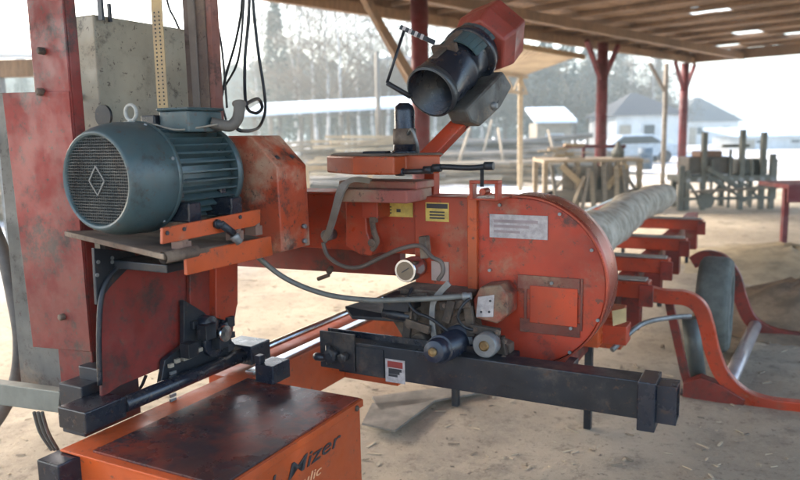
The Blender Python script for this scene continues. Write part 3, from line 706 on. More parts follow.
# bunks
for i, u_ in enumerate((3.72, 4.40, 5.25, 6.3, 7.7)):
    r_ = -.66
    M().box(-1.675, r_, u_, u_+.13, .60 if i else .5, .70 if i else .6).build('cross_bunk', RED, bed, .005)
    if i:
        M().box(-1.60, r_-.02, u_+.02, u_+.11, .702, .715).build('bunk_wear_strip', plain('bare_bunk_steel', (.35, .32, .28), .5, .3), bed, .002)
        M().box(r_-.16, r_-.05, u_+.01, u_+.12, .40, .598).build('bunk_bracket', REDD, bed, .004)
        M().box(r_-.05, r_+.03, u_-.03, u_+.0, .56, .69).build('bunk_end_plate', REDD, bed, .003)
for (v_, u_) in ((-1.64, 3.77), (-.86, 3.77), (-1.64, 6.8), (-.92, 6.8), (-1.7, 9.2), (-.95, 9.2)):
    M().box(v_-.02, v_+.02, u_-.02, u_+.02, .0, .53).build('bed_leg', BLK, bed, .003)
# clutter below the bed right of the guard
mb = M().box(-1.02, -.78, 3.62, 3.80, .50, .66).box(-.90, -.72, 3.9, 4.05, .42, .64); k_ = mb.build('side_clamp', ORG, bed, .005)
pl = [U(612, 311, 3.61), U(626, 308, 3.61), U(626, 322, 3.61), U(613, 326, 3.61)]
M().prism(pl, (0, .006, 0)).build('pale_yellow_sticker', plain('pale_yellow_sticker_vinyl', (.65, .55, .30), .5), k_)
P = [U(612, 350, 3.7), U(640, 325, 3.9), U(668, 318, 4.1), U(690, 316, 4.3)]
M().tube(spline(P, 5), .014, 8).build('hydraulic_line', GSTL, bed)
# arms
def arm(u_, pts, w, inner=None):
    P = spline([U(x, y, u_) for x, y in pts], 6)
    M().ribbon(P, w, (0, .07, 0)).build('loading_arm', REDD if u_ > 5 else RED, bed, .006)
AR = 4.55
arm(AR, [(640, 291), (662, 297), (685, 299), (699, 308), (706, 326), (712, 352), (722, 376), (742, 396), (768, 406), (800, 410), (860, 416)], .085)
arm(6.2, [(692, 263), (706, 257), (722, 261), (734, 277), (740, 298), (750, 320), (768, 333), (795, 339), (860, 345)], .10)
P = [U(x, y, AR+.08) for x, y in ((668, 300), (676, 335), (684, 372), (690, 392))]
M().ribbon(P, .05, (0, .04, 0)).build('arm_strut', REDD, bed, .004)
pl = [U(x, y, AR-.012) for x, y in ((683, 384), (700, 378), (722, 386), (745, 400), (742, 412), (700, 408), (682, 402))]
M().prism(pl, (0, .1, 0)).build('arm_knuckle', REDD, bed, .005)
p = U(686, 404, AR); M().box(p.x-.04, p.x+.12, AR, AR+.08, 0, p.z+.01).build('arm_pad', BLK, bed, .003)
a = U(722, 397, AR+.07); b = U(755, 326, 6.2)
M().tube([a, b], .048, 18).build('arm_shaft', plain('worn_pink_steel', (.48, .42, .41), .35, .5), bed)
M().tube([U(697, 375, AR+.2), U(690, 318, AR+.2)], [.055, .05], 18).build('lift_cylinder', plain('cylinder_grey', (.12, .14, .13), .5, .2), bed)
# wheel
wc = ZL(713, 350, 0); wv, wu = wc.x, wc.y; wr = .345
M().lathe((wv-.11, wu, wr), (wv+.5, wu, wr), [(0, wr*.62), (0, wr*.9), (.02, wr*.97), (.05, wr), (.17, wr), (.2, wr*.97), (.22, wr*.9), (.22, wr*.62), (.18, wr*.6), (.04, wr*.6)], 44).build('road_wheel', TYRE, bed)
wh = bed.children[-1]
for o_ in bed.children:
    if o_.name == 'road_wheel': wh = o_
M().lathe((wv-.05, wu, wr), (wv+.5, wu, wr), [(0, wr*.62), (.10, wr*.62), (.12, wr*.3), (.15, wr*.25)], 30).build('wheel_rim', GSTL, wh)
M().tube([(-.95, wu, wr), (wv-.05, wu, wr)], .03, 12).build('wheel_axle', BLK, bed)

# log on the bunks
mb = M(); lp = []; lr = []
for k in range(91):
    t = k/90; lp.append(Vector((-1.16+.02*math.sin(t*7), 3.3+t*5.2,   .715+.165+.01*math.sin(t*11)))); lr.append(.165*(1-.12*t)*(1+.03*math.sin(t*23)))
mb.tube(lp, lr, 28)
for v in mb.bm.verts: v.co += (v.co - Vector((-1.16, v.co.y, .88)))*(noise.noise(v.co*3)*.16+noise.noise(v.co*14)*.08)
lone(mb, 'log', BARK, 'pale grey debarked log lying lengthwise on the red bunks behind the round guard', 'log', (-1.16, 3.3, .715), 'L')

# ================================================================== GROUND
def graded(a, b, near0, near1, step, far):
    xs = []; x = near0
    while x <= near1: xs.append(x); x += step
    s = step
    while xs[-1] < b: s *= far; xs.append(xs[-1]+s)
    s = step
    while xs[0] > a: s *= far; xs.insert(0, xs[0]-s)
    return xs
xs = graded(-900, 900, -4, 6, .09, 1.09); ys = graded(-60, 1400, 1.5, 12, .09, 1.07)
bm = bmesh.new(); grid = []
def gh(x, y):
    d = math.hypot(x, y); f = max(0, 1-d/60)
    z = noise.fractal(Vector((x*.9, y*.9, 0)), 1, 2, 5)*.030*f + noise.noise(Vector((x*6, y*6, 3)))*.008*f
    return min(z, .03)-.012
for y in ys: grid.append([bm.verts.new((x, y, gh(x, y))) for x in xs])
for j in range(len(ys)-1):
    for i in range(len(xs)-1):
        f = bm.faces.new([grid[j][i], grid[j][i+1], grid[j+1][i+1], grid[j+1][i]]); f.smooth = True
me = bpy.data.meshes.new('ground'); bm.to_mesh(me); bm.free()
g = bpy.data.objects.new('ground', me); COL.objects.link(g); g['kind'] = 'structure'
gm, nt, b = newmat('sandy_ground')
c = coord(nt)
col = mix(nt, ramp(nt, nz(nt, c, .7, 8, .62), .35, .65), (.54, .45, .335), (.38, .31, .225))
col = mix(nt, ramp(nt, nz(nt, c, 2.6, 9, .75, 43), .50, .64, 0, .55), col, (.25, .205, .155))
col = mix(nt, ramp(nt, nz(nt, c, 9, 8, .78, 3), .52, .66, 0, .7), col, (.19, .15, .11))
col = mix(nt, ramp(nt, nz(nt, c, 55, 4, .7, 6), .55, .7, 0, .7), col, (.52, .43, .31))
col = mix(nt, ramp(nt, nz(nt, c, 28, 4, .7, 16), .60, .70, 0, .8), col, (.12, .09, .065))
# old snow between the stacks beyond the mill
sx = nt.nodes.new('ShaderNodeSeparateXYZ'); nt.links.new(c, sx.inputs[0])
def mth(op, a, b_):
    n = nt.nodes.new('ShaderNodeMath'); n.operation = op
    for i, q in enumerate((a, b_)):
        if isinstance(q, (int, float)): n.inputs[i].default_value = q
        else: nt.links.new(q, n.inputs[i])
    return n.outputs[0]
far = ramp(nt, mth('SUBTRACT', sx.outputs[1], mth('MULTIPLY', sx.outputs[0], .9)), 9, 17)
sn = ramp(nt, nz(nt, c, .32, 6, .6, 31), .47, .53)
snow = mth('MULTIPLY', far, sn)
col = mix(nt, snow, col, (.74, .77, .82))
nt.links.new(col, b.inputs['Base Color']); b.inputs['Roughness'].default_value = .9
bump(nt, b, nz(nt, c, 14, 10, .8), 1.0, .035)
me.materials.append(gm)

# wood chips and bark bits
mb = M(); rnd = random.Random(3)
for i in range(2000):
    y = 2.2+ (rnd.random()**1.6)*16; x = rnd.uniform(-.7, .8)*y+rnd.uniform(-.3, .3)
    s_ = rnd.uniform(.003, .011)*(1+y*.06); a = rnd.random()*6.28; l = s_*rnd.uniform(1, 3.5)
    z = gh(x, y)+.002; dx, dy = math.cos(a), math.sin(a)
    q = [(x-dx*l-dy*s_*.5, y-dy*l+dx*s_*.5), (x+dx*l-dy*s_*.5, y+dy*l+dx*s_*.5), (x+dx*l+dy*s_*.5, y+dy*l-dx*s_*.5), (x-dx*l+dy*s_*.5, y-dy*l-dx*s_*.5)]
    mb.mi = rnd.choice((0, 0, 0, 1)); tl_ = rnd.uniform(-.004, .008)
    mb.prism([(q[0][0], q[0][1], z), (q[1][0], q[1][1], z+tl_), (q[2][0], q[2][1], z+tl_), (q[3][0], q[3][1], z)], (0, 0, .004))
o = mb.build('wood_chips', [plain('pale_chip', (.50, .41, .29), .9), plain('dark_chip', (.24, .19, .135), .9)])
tag(o, 'scattered pale and dark wood chips over the yard ground', 'wood chips', kind='stuff')
# grey boards lying flat on the floor by the mill
for (pts, lab) in ((((372, 398), (470, 385), (490, 392), (380, 412)), 'grey board lying flat on the ground nearer the orange rail block'), (((362, 425), (372, 405), (440, 398), (395, 432)), 'grey board lying flat on the ground beside the lettered orange box')):
    q = [WZ(x, y, .022) for x, y in pts]; mb = M().prism(q, (0, 0, .012)); lone(mb, 'ground_board', plain('grey_floor_board', (.24, .215, .18), .9, 0, .5, 6), lab, 'board', (q[0].x, q[0].y, .01), group='grey boards on the ground')
# denser odds and ends on and round the work bench and the machine behind
# sawdust mound right
def mound(c_, r, h_, lab, mat, sx_=1):
    mb = M(); n = 26; rings = []
    for i in range(9):
        t = i/8; rr_ = r*t
        rings.append([mb.bm.verts.new((c_[0]+rr_*sx_*math.cos(2*math.pi*k/n)*(1+.12*noise.noise(Vector((k*.6, i*.1, r)))), c_[1]+rr_*math.sin(2*math.pi*k/n), -.02+h_*(math.cos(t*math.pi)*.5+.5)*(1+.3*noise.noise(Vector((k*.5, i, 1)))))) for k in range(n)])
    for i in range(8):
        for k in range(n): mb._f([rings[i][k], rings[i][(k+1) % n], rings[i+1][(k+1) % n], rings[i+1][k]], True)
    return lone(mb, 'sawdust_mound', mat, lab, 'sawdust mound', (c_[0], c_[1], 0))
SD = plain('brown_sawdust', (.30, .22, .14), .95, 0, .5, 5, bscale=20, bs=.8)
p = WZ(800, 312, 0); mound(p, 1.1, .28, 'brown sawdust mound at the right beyond the rear loading arm', SD)
p = WZ(790, 262, 0); mound(p, 1.6, .22, 'flatter pale sawdust mound farther off near the red pedestal table', plain('pale_sawdust', (.40, .32, .2), .95, 0, .4, 5))

# ================================================================== SHED ROOF
zb_ = 3.55; zr = 3.87
E0 = WZ(256, 1, zb_); FARc = WZ(690, 64, zb_); ed = (FARc-E0).normalized(); ep = Vector((ed.y, -ed.x, 0))
s_far = (FARc-E0).dot(ed); off0 = (FARc-E0).dot(ep)
def RP(s, t, z=zr): q = E0+ed*s+ep*t; return Vector((q.x, q.y, z))   # s along eave, t inward
shed = thing('open_shed', 'open sided timber shed with plank ceiling on dark red round log posts', 'shed', (E0.x, E0.y, 0), 'W')
s_back = -8.5; t_in = 11
holes = [WZ(x, y, zr) for x, y in ((703, 11), (746, 33), (726, 45), (795, 33))]
hl = [((h-E0).dot(ed), (h-E0).dot(ep)) for h in holes]
mb = M(); t = 0; rnd = random.Random(5); w = .16
while t < t_in:
    z_ = zr+rnd.uniform(0, .012); segs = []; s0 = s_back
    cuts = sorted([hs for hs, ht in hl if abs(ht-(t+w/2)) < w*2.2])
    far_s = s_far+rnd.uniform(-.05, .12)
    for hs in cuts:
        L_ = .95; segs.append((s0, hs-L_/2)); s0 = hs+L_/2
    segs.append((s0, far_s))
    for a, b_ in segs:
        if b_ > a: mb.prism([RP(a, t, z_), RP(b_, t, z_), RP(b_, t+w-.004, z_), RP(a, t+w-.004, z_)], (0, 0, .025))
    t += w
mb.build('roof_deck', WOODC, shed)
def beam(name, s0, t0, s1, t1, z0, z1, w, mat=WOODB):
    M().bar(RP(s0, t0, (z0+z1)/2), RP(s1, t1, (z0+z1)/2), w, z1-z0).build(name, mat, shed, .01)
for s in [s_back+.55+1.2*k for k in range(int((s_far-s_back)/1.2)+1)]: beam('rafter', s, -.05, s, t_in, zr-.085, zr-.003, .08)
beam('rafter', s_far, -.05, s_far, t_in, zr-.30, zr-.003, .10)
beam('eave_beam', s_back, .1, s_far+.05, .1, zr-.32, zr-.142, .12); beam('post_beam', s_back, 1.5, s_far-.05, 1.5, zr-.32, zr-.142, .16); beam('ridge_beam', s_back, 7, s_far, 7, zr-.36, zr-.142, .18)
M().bar(RP(s_back, -.02, zr-.06), RP(s_far, -.02, zr-.06), .03, .16).build('fascia_board', WOODB, shed)
def post(px, py, Yd, r, topz=zr-.36, braces=True, mat=POSTR, name='post'):
    c_ = WY(px, py, Yd); ob = M().tube([(c_.x, c_.y, -.05), (c_.x, c_.y, topz)], [r*1.05, r*.95], 18).build(name, mat, shed)
    return c_
p1 = post(420, 60, 10.2, .125); p2 = post(602, 90, 16.3, .125); p3 = post(684, 100, 21.5, .12)
for pp in (p1, p2, p3):
    for sgn in (-1, 1):
        if pp is p1 and sgn == 1: continue
        L_ = .75 if pp is not p1 else 1.25
        M().bar((pp.x, pp.y, zr-.36-L_*1.15), Vector((pp.x, pp.y, zr-.36))+ed*L_*sgn*.95, .09, .09).build('brace', WOODB if pp is p1 else POSTR, shed)
M().tube([(p3.x-.55, p3.y, 0), (p3.x-.55, p3.y, zr-.36)], .07, 12).build('post', WOODG, shed)
M().bar((p3.x-.55, p3.y, zr-1.2), (p3.x-1.15, p3.y-.3, zr-.36), .07, .07).build('brace', WOODG, shed)
M().bar(WY(368, 5, 9.6), WY(392, 45, 9.7), .1, .1).bar(WY(392, 45, 9.7), WY(414, 82, 9.8), .1, .1).build('brace', WOODB, shed)

# pale board canopy next to shed
cn = thing('board_canopy', 'small canopy of pale new boards with gaps, seen beyond the black drum', 'canopy', WZ(520, 190, 0), 'W')
q = [WZ(498, 40, 3.5), WZ(584, 55, 3.3), WZ(527, 75, 3.2), WZ(490, 69, 3.2)]
mb = M(); nn_ = 16
for k in range(nn_):
    a0, a1 = q[0].lerp(q[1], k/nn_), q[0].lerp(q[1], (k+.78)/nn_); b0, b1 = q[3].lerp(q[2], k/nn_), q[3].lerp(q[2], (k+.78)/nn_)
    mb.prism([a0, a1, b1, b0], (0, 0, .025))
mb.build('canopy_boards', WOODP, cn)
bp = WZ(520, 190, 0); tz = 3.12
M().box(bp.x-.06, bp.x+.06, bp.y-.06, bp.y+.06, -.03, tz).build('post', WOODP, cn)
lft = q[3]+Vector((0, 0, -.06)); rgt = q[2]+Vector((0, 0, -.06))
M().bar(lft, rgt, .08, .1).build('beam', WOODP, cn); M().bar(lft-ZA*.45, rgt-ZA*.45, .06, .08).build('beam', WOODP, cn)
mb = M()
for k in range(5):
    t0, t1 = k/5, (k+1)/5; mb.bar(lft.lerp(rgt, t0)-ZA*(.45 if k % 2 else 0), lft.lerp(rgt, t1)-ZA*(0 if k % 2 else .45), .04, .05)
mb.build('lattice', WOODP, cn)
M().bar(q[0]-ZA*.05, q[1]-ZA*.05, .08, .1).build('beam', WOODP, cn)

# ================================================================== MID GROUND
# wooden work bench
wb = thing('work_bench', 'rough pale timber work bench with diagonal braces in front of middle red post', 'work bench', WZ(585, 212, 0), 'W')
c_ = WZ(585, 208, 0); X0 = WY(541, 200, c_.y).x; X1 = WY(632, 200, c_.y).x; y0 = c_.y-.5; y1 = c_.y+.7
M().box(X0-.05, X1+.05, y0, y1, .98, 1.04).build('bench_top', WOODS, wb)
for x in (X0, X0+.65, X1-.45, X1):
    for y in (y0+.04, y1-.1): M().box(x-.05, x+.05, y, y+.09, 0, .978).build('leg', WOODS, wb)
M().bar((X0+.3, y0-.02, .92), (X0+.75, y0-.02, .5), .04, .12).build('brace', WOODP, wb); M().bar((X1-.3, y0-.02, .92), (X1-.7, y0-.02, .45), .04, .12).build('brace', WOODP, wb)
M().box(X0+.35, X1-.2, y0+.1, y0+.13, .15, .9).build('back_board', WOODG, wb)
M().box(X0, X1, y0+.0, y0+.05, .22, .42).build('lower_rail', WOODG, wb)
mb = M(); rnd = random.Random(2)
for k in range(14):
    x = X0+rnd.uniform(.1, .75); z = 1.045+k*.022; a = rnd.uniform(-.25, .25); l = rnd.uniform(.15, .4)*(1-k*.03)
    o = M().bar((x-l*math.cos(a), c_.y-l*math.sin(a), z+.01), (x+l*math.cos(a), c_.y+l*math.sin(a), z+.01), .1, .021)
    lone(o, 'offcut', WOODP, 'pale offcut board in the heap on the timber work bench', 'board', (x, c_.y, z), group='offcuts heaped on the work bench')
for k in range(7):
    x = X0+.2+k*.24; a = rnd.uniform(-.35, .35); zt2 = rnd.uniform(.65, .95)
    o = M().bar((x, y0-.22, 0), (x+a, y0-.05, zt2), .09, .022); lone(o, 'leaning_board', WOODS if k % 2 else WOODG, 'board leaning against the front of the timber work bench', 'board', (x, y0-.22, 0), group='boards leaning on the work bench')
for k in range(9):
    x = X0+rnd.uniform(-.2, 1.9); y = y0-rnd.uniform(.2, .6); a = rnd.uniform(-.5, .5); l = rnd.uniform(.2, .5); z = .012+.022*(k % 3)
    o = M().bar((x-l*math.cos(a), y-l*math.sin(a), z), (x+l*math.cos(a), y+l*math.sin(a), z+.01), .1, .021); lone(o, 'offcut', WOODS, 'offcut lying on the floor at the foot of the work bench', 'board', (x, y, 0), group='offcuts on the floor by the work bench')
M().box(X0+.1, X1-.1, y0+.2, y1-.2, .28, .36).build('shelf', WOODG, wb)
M().box(X0+.75, X0+1.15, y0+.1, y0+.5, .361, .7).build('crate_panel', WOODS, wb)
M().bar((X0, y0+.02, .25), (X0+.6, y0+.02, .9), .04, .07).build('brace', WOODG, wb); M().bar((X1, y0+.02, .25), (X1-.4, y0+.02, .9), .04, .07).build('brace', WOODG, wb)
for x in (X0+1.0, X0+1.3): M().box(x-.04, x+.04, y0+.02, y0+.1, 0, .978).build('leg', WOODG, wb)
bx = WY(618, 150, c_.y); mb = M().lathe((bx.x, c_.y, 1.041), (bx.x, c_.y, 2), [(0, .12), (.12, .14), (.2, .09), (.24, .05), (.34, .035)], 12)
lone(mb, 'hand_grinder', MGREY, 'small dark machine standing on the right end of the work bench', 'machine', (bx.x, c_.y, 1.041))
o = M().bar((X0+.5, c_.y+.2, 1.30), (X1-.1, c_.y+.2, 1.27), .05, .07); o.box(X0+.9, X0+.96, c_.y+.17, c_.y+.23, 1.041, 1.27); o.box(X1-.2, X1-.14, c_.y+.17, c_.y+.23, 1.041, 1.25)
lone(o, 'dark_rail', POSTR, 'dark red rail on short stands running across the work bench top', 'rail', (X1-.5, c_.y+.2, 1.041))
# debris low on the floor left of bench
o = M().box(WY(520, 200, 14).x, WY(545, 200, 14).x, 14, 14.4, 0, .25); lone(o, 'timber_block', WOODG, 'low dark timber block on the floor left of the work bench', 'timber block', (WY(532, 200, 14).x, 14.2, 0), bevel=.02)
o = M().box(WY(629, 200, 15).x, WY(635, 200, 15).x, 15, 15.2, 0, .3); lone(o, 'black_can', BLK2, 'little black can on the floor right of the work bench', 'can', (WY(632, 200, 15).x, 15.1, 0), bevel=.02)

# conveyor machine right
cvm = thing('edging_machine', 'green grey steel edging machine frame with upright posts behind the loading arms', 'machine', WZ(725, 212, 0), 'W')
yb = WZ(725, 210, 0).y; gx = lambda px: WY(px, 190, yb).x; gz = lambda py: WY(725, py, yb).z
M().box(gx(683), gx(775), yb, yb+.9, gz(182), gz(176)).build('machine_bed', MGREY, cvm)
M().box(gx(690), gx(735), yb+.1, yb+.7, gz(174), gz(157)).build('motor_housing', plain('dark_housing', (.10, .085, .07), .7), cvm, .03)
for px_, pt in ((682, 165), (704, 132), (742, 130), (763, 133), (773, 155), (688, 170)):
    M().box(gx(px_)-.045, gx(px_)+.045, yb+.02, yb+.12, 0, gz(pt)).build('upright', MGREY, cvm)
for px_ in (690, 740, 770): M().box(gx(px_)-.05, gx(px_)+.05, yb+.8, yb+.9, 0, gz(182)).build('leg', MGREY, cvm)
M().bar((gx(706), yb-.03, gz(168)), (gx(742), yb-.03, gz(190)), .05, .10).build('chute', MGREY, cvm); M().bar((gx(706), yb-.03, gz(176)), (gx(742), yb-.03, gz(198)), .05, .06).build('chute', MGREY, cvm)
M().box(gx(683), gx(775), yb, yb+.06, gz(200), gz(197)).build('lower_rail', MGREY, cvm)
M().box(gx(728), gx(755), yb+.3, yb+.36, gz(148), gz(145)).build('cross_bar', MGREY, cvm)
M().lathe((gx(706), yb-.05, gz(200)), (gx(706), yb+.5, gz(200)), [(0, .16), (.1, .16)], 18).build('pulley', MGREY, cvm)
for k in range(9):
    x = gx(688)+k*(gx(772)-gx(688))/8; M().lathe((x, yb-.02, gz(180)), (x, yb+1, gz(180)), [(0, .05), (.9, .05)], 10).build('roller', GSTL, cvm)
for (a0, b0, a1, b1) in ((690, 184, 704, 204), (704, 204, 722, 184), (745, 184, 763, 202), (763, 184, 745, 202), (776, 160, 776, 200), (712, 160, 712, 208), (730, 150, 730, 208), (752, 160, 752, 208)):
    M().bar((gx(a0), yb+.05, gz(b0)), (gx(a1), yb+.05, gz(b1)), .04, .05).build('strut', MGREY, cvm)
M().box(gx(745), gx(772), yb+.2, yb+.7, gz(176), gz(160)).build('gear_housing', MGREY, cvm, .03)
M().box(gx(700), gx(722), yb+.05, yb+.5, gz(157), gz(151)).build('chain_cover', plain('rusty_cover', (.16, .09, .06), .8), cvm, .02)
M().bar((gx(684), yb-.3, gz(190)), (gx(790), yb-.1, gz(187)), .12, .05).build('infeed_board', WOODG, cvm)
# red pedestal table
p = WZ(783, 246, 0)
rt = thing('pedestal_table', 'dark red steel table on a single thin pedestal at right edge', 'table', p, 'W')
M().box(p.x-.13, p.x+.9, p.y-.3, p.y+.5, .80, .86).build('table_top', POSTR, rt, .01); M().box(p.x-.12, p.x+.9, p.y-.28, p.y-.25, .62, .799).build('apron', POSTR, rt)
M().box(p.x-.035, p.x+.035, p.y-.035, p.y+.035, 0, .799).build('pedestal', POSTR, rt); M().box(p.x-.14, p.x+.14, p.y-.14, p.y+.14, -.01, .02).build('foot_plate', POSTR, rt)

# long pale canopy left + stacks
lc = thing('long_canopy', 'long low canopy with pale roof on thin posts behind the lumber stacks', 'canopy', WZ(330, 170, 0), 'W')
yc = 30; xa, xb = WY(250, 110, yc).x, WY(440, 110, yc).x; za = WY(330, 116, yc).z
M().prism([(xa, yc-1.5, za), (xb, yc-1.5, za+.25), (xb, yc+2.5, za+.80), (xa, yc+2.5, za+.56)], (0, 0, .12)).build('roof_sheet', ROOFW, lc)
M().box(xa, xb, yc-1.52, yc-1.45, za-.05, za-.001).build('front_beam', WOODG, lc)
for px_ in (262, 306, 345, 382, 425):
    x = WY(px_, 140, yc).x; M().box(x-.08, x+.08, yc-1.4, yc-1.25, 0, za-.002).build('post', WOODG, lc)
    M().box(x-.08, x+.08, yc+2.2, yc+2.35, 0, za+.6).build('post', WOODG, lc)
def bars(name, mat, label, cat, group, cx_, y_, L_, n, cols, w, h_, rnd, rough=.0, rot=0, log=False):
    proto = None; k = 0
    for r in range(n):
        for c in range(cols):
            mb = M()
            if proto is None:
                if log: mb.tube([(-L_/2, 0, h_/2), (0, .02, h_/2+.02), (L_/2, 0, h_/2)], [h_/2, h_*.48, h_*.42], 8)
                else: mb.box(-L_/2, L_/2, -w/2, w/2, 0, h_)
                proto = mb.build(name, mat); o = proto
            else: o = proto.copy(); COL.objects.link(o)
            o.location = (cx_+rnd.uniform(-rough, rough)*1.5, y_+(c-cols/2)*w*1.12+(w*.5*(r % 2) if log else 0), r*h_*(.88 if log else 1.35)+rnd.uniform(0, .01))
            o.rotation_euler = (0, rnd.uniform(-rough, rough)*.06, rot+rnd.uniform(-rough, rough)*.22)
            tag(o, label, cat, group)
rnd = random.Random(11)
bars('sawn_board', WOODS, 'pale sawn board in the left stack under the long canopy', 'board', 'boards in the left stack', WY(322, 150, 27).x, 27, 2.6, 10, 2, .5, .11, rnd, .5)
bars('sawn_board', WOODP, 'pale sawn board in the right stack under the long canopy', 'board', 'boards in the right stack', WY(372, 150, 26).x, 26, 2.8, 12, 2, .5, .10, rnd, .6)
bars('sawn_board', WOODG, 'grey board in the low stack in front of the canopy posts', 'board', 'boards in the low stack', WY(345, 160, 22).x, 22, 3.4, 4, 3, .4, .08, rnd, 1.2)
bars('log', WOODG, 'thin grey log in the long pile behind the mill', 'log', 'logs in the long pile', WY(470, 150, 30).x, 30, 6.5, 6, 4, .3, .24, rnd, 1.6, -.1, True)
bars('log', WOODS, 'pale log in the nearer pile behind the red drum arm', 'log', 'logs in the nearer pile', WY(462, 160, 22).x, 22.5, 4.0, 4, 3, .28, .2, rnd, 1.6, .15, True)
bars('log', WOODG, 'long dark pole in the pile beyond the board canopy post', 'log', 'poles beyond the canopy', WY(520, 148, 28).x, 27.5, 6.5, 5, 4, .26, .2, rnd, 1.4, .05, True)
bars('sawn_board', WOODS, 'weathered board in the pile seen left of the mast', 'board', 'boards left of the mast', WY(14, 110, 15).x, 15, 4, 6, 2, .4, .14, rnd, 1.6)
# leaning poles
for i, (x0, y0_, x1, y1_, Yd) in enumerate(((452, 165, 470, 128, 24), (506, 160, 498, 128, 26), (477, 150, 492, 120, 27), (560, 150, 548, 130, 27))):
    a = WY(x0, y0_, Yd); b = WY(x1, y1_, Yd+1); a.z = 0
    lone(M().tube([a, b], .05, 8), 'leaning_pole', WOODS, ['pale pole leaning right beside the red drum arm', 'pale pole leaning left over the log pile', 'short pole sticking up from the middle of the log pile', 'pole leaning left in front of the white roofed hut'][i], 'pole', (a.x, a.y, 0))
# wooden rail at left of belt guard (x 305)
p = WZ(308, 212, 0); 
fr = thing('timber_trestle', 'small timber trestle standing in the yard right of belt guard', 'trestle', p, 'W')
zt_ = WY(308, 165, p.y).z
M().box(p.x-.05, p.x+.05, p.y, p.y+.1, 0, zt_).build('leg', WOODP, fr); M().box(p.x+1.3, p.x+1.4, p.y, p.y+.1, 0, zt_).build('leg', WOODP, fr)
M().box(p.x-.05, p.x+1.45, p.y-.02, p.y-.001, zt_-.12, zt_-.02).build('rail', WOODP, fr)

# hut with white roof
def house(name, label, px0, px1, pyR, pyE, pyB, Yd, wall, roof, depth=6, hip=True):
    a, b_ = WY(px0, pyE, Yd), WY(px1, pyE, Yd); zR = WY((px0+px1)/2, pyR, Yd).z; zE = WY((px0+px1)/2, pyE, Yd).z; x0, x1 = a.x, b_.x
    t_ = thing(name, label, 'house' if depth > 4 else 'hut', ((x0+x1)/2, Yd, 0), 'W')
    ov = (x1-x0)*.08
    M().box(x0+ov, x1-ov, Yd+.3, Yd+depth-.3, 0, zE).build('wall', wall, t_)
    mb = M(); xm = (x0+x1)/2; ym = Yd+depth/2
    if hip:
        P_ = [(x0, Yd, zE-.05), (x1, Yd, zE-.05), (x1, Yd+depth, zE-.05), (x0, Yd+depth, zE-.05)]; r0 = (xm-.15*(x1-x0)*.3, ym, zR); r1 = (xm+.15*(x1-x0)*.3, ym, zR)
        vs = [mb.bm.verts.new(p) for p in P_+[r0, r1]]
        for f_ in ((0, 1, 5, 4), (1, 2, 5), (2, 3, 4, 5), (3, 0, 4), (3, 2, 1, 0)): mb._f([vs[i] for i in f_])
    else: mb.prism([(x0, Yd, zE), (x1, Yd, zE), (x1, Yd+depth, zR), (x0, Yd+depth, zR)], (0, 0, .12))
    mb.build('roof', roof, t_)
    n = max(1, int((x1-x0)/3))
    for k in range(n):
        x = x0+ov+(x1-x0-2*ov)*(k+.5)/n; h0 = zE*.42
        w_ = M().box(x-.40, x+.40, Yd+.22, Yd+.297, h0, h0+min(1.0, zE*.35)).build('window', WALLW, t_); M().box(x-.33, x+.33, Yd+.2, Yd+.219, h0+.07, h0+min(1.0, zE*.35)-.07).build('pane', WIN, w_)
    M().box(x0+ov+.2, x0+ov+.9, Yd+.24, Yd+.298, 0, min(2, zE*.75)).build('door', WALLB, t_)
    return t_
house('white_roofed_hut', 'small hut with white lean-to roof beyond the work bench', 535, 577, 108, 123, 150, 32, WALLB, ROOFW, 2.5, False)
house('gabled_house', 'pale house with dark pyramid roof left of the far red post', 612, 690, 90, 114, 150, 45, WALLW, ROOFD, 7)
house('gabled_house', 'pale house with grey hipped roof right of the far red post', 684, 745, 95, 121, 150, 75, WALLW, plain('grey_roof_sheet', (.05, .055, .06), .7), 9)
house('long_white_building', 'long low white building behind the edging machine', 735, 860, 128, 136, 155, 55, WALLW, ROOFW, 6, False)
# pale blue car
def car(px, py, Yd, label):
    c_ = WY(px, py, Yd); x = c_.x; t_ = thing('parked_car', label, 'car', (x, Yd, 0), 'W')
    P_ = [(-2.0, .35), (-2.05, .75), (-1.3, .92), (-.75, 1.38), (.75, 1.40), (1.45, .98), (2.05, .88), (2.1, .35)]
    M().prism([(x+a, Yd-.8, b_) for a, b_ in P_], (0, 1.6, 0)).build('body', CARP, t_, .06)
    M().prism([(x+a, Yd-.82, b_) for a, b_ in ((-1.1, .95), (-.68, 1.3), (.7, 1.32), (1.2, .98))], (0, .018, 0)).build('side_window', WIN, t_)
    for s in (-1.3, 1.35):
        for yy in (-.84, .62): M().lathe((x+s, Yd+yy, .32), (x+s, Yd+5, .32), [(0, .2), (0, .32), (.22, .32), (.22, .1)], 20).build('wheel', BLK2, t_)
    for s in (-2.05, 2.08): M().box(x+s-.02, x+s+.02, Yd-.7, Yd-.4, .6, .75).build('lamp', WHT, t_)
car(632, 150, 36, 'pale blue car parked before the dark pyramid roofed house')
p = WY(645, 165, 30); lone(M().lathe((p.x, 30, 0), (p.x, 30, 2), [(0, .3), (.3, .3), (.31, .31), (.33, .3), (.6, .3), (.61, .31), (.63, .3), (.88, .3)], 20), 'steel_barrel', TARPB, 'dark blue barrel standing in the yard right of the work bench', 'barrel', (p.x, 30, 0))

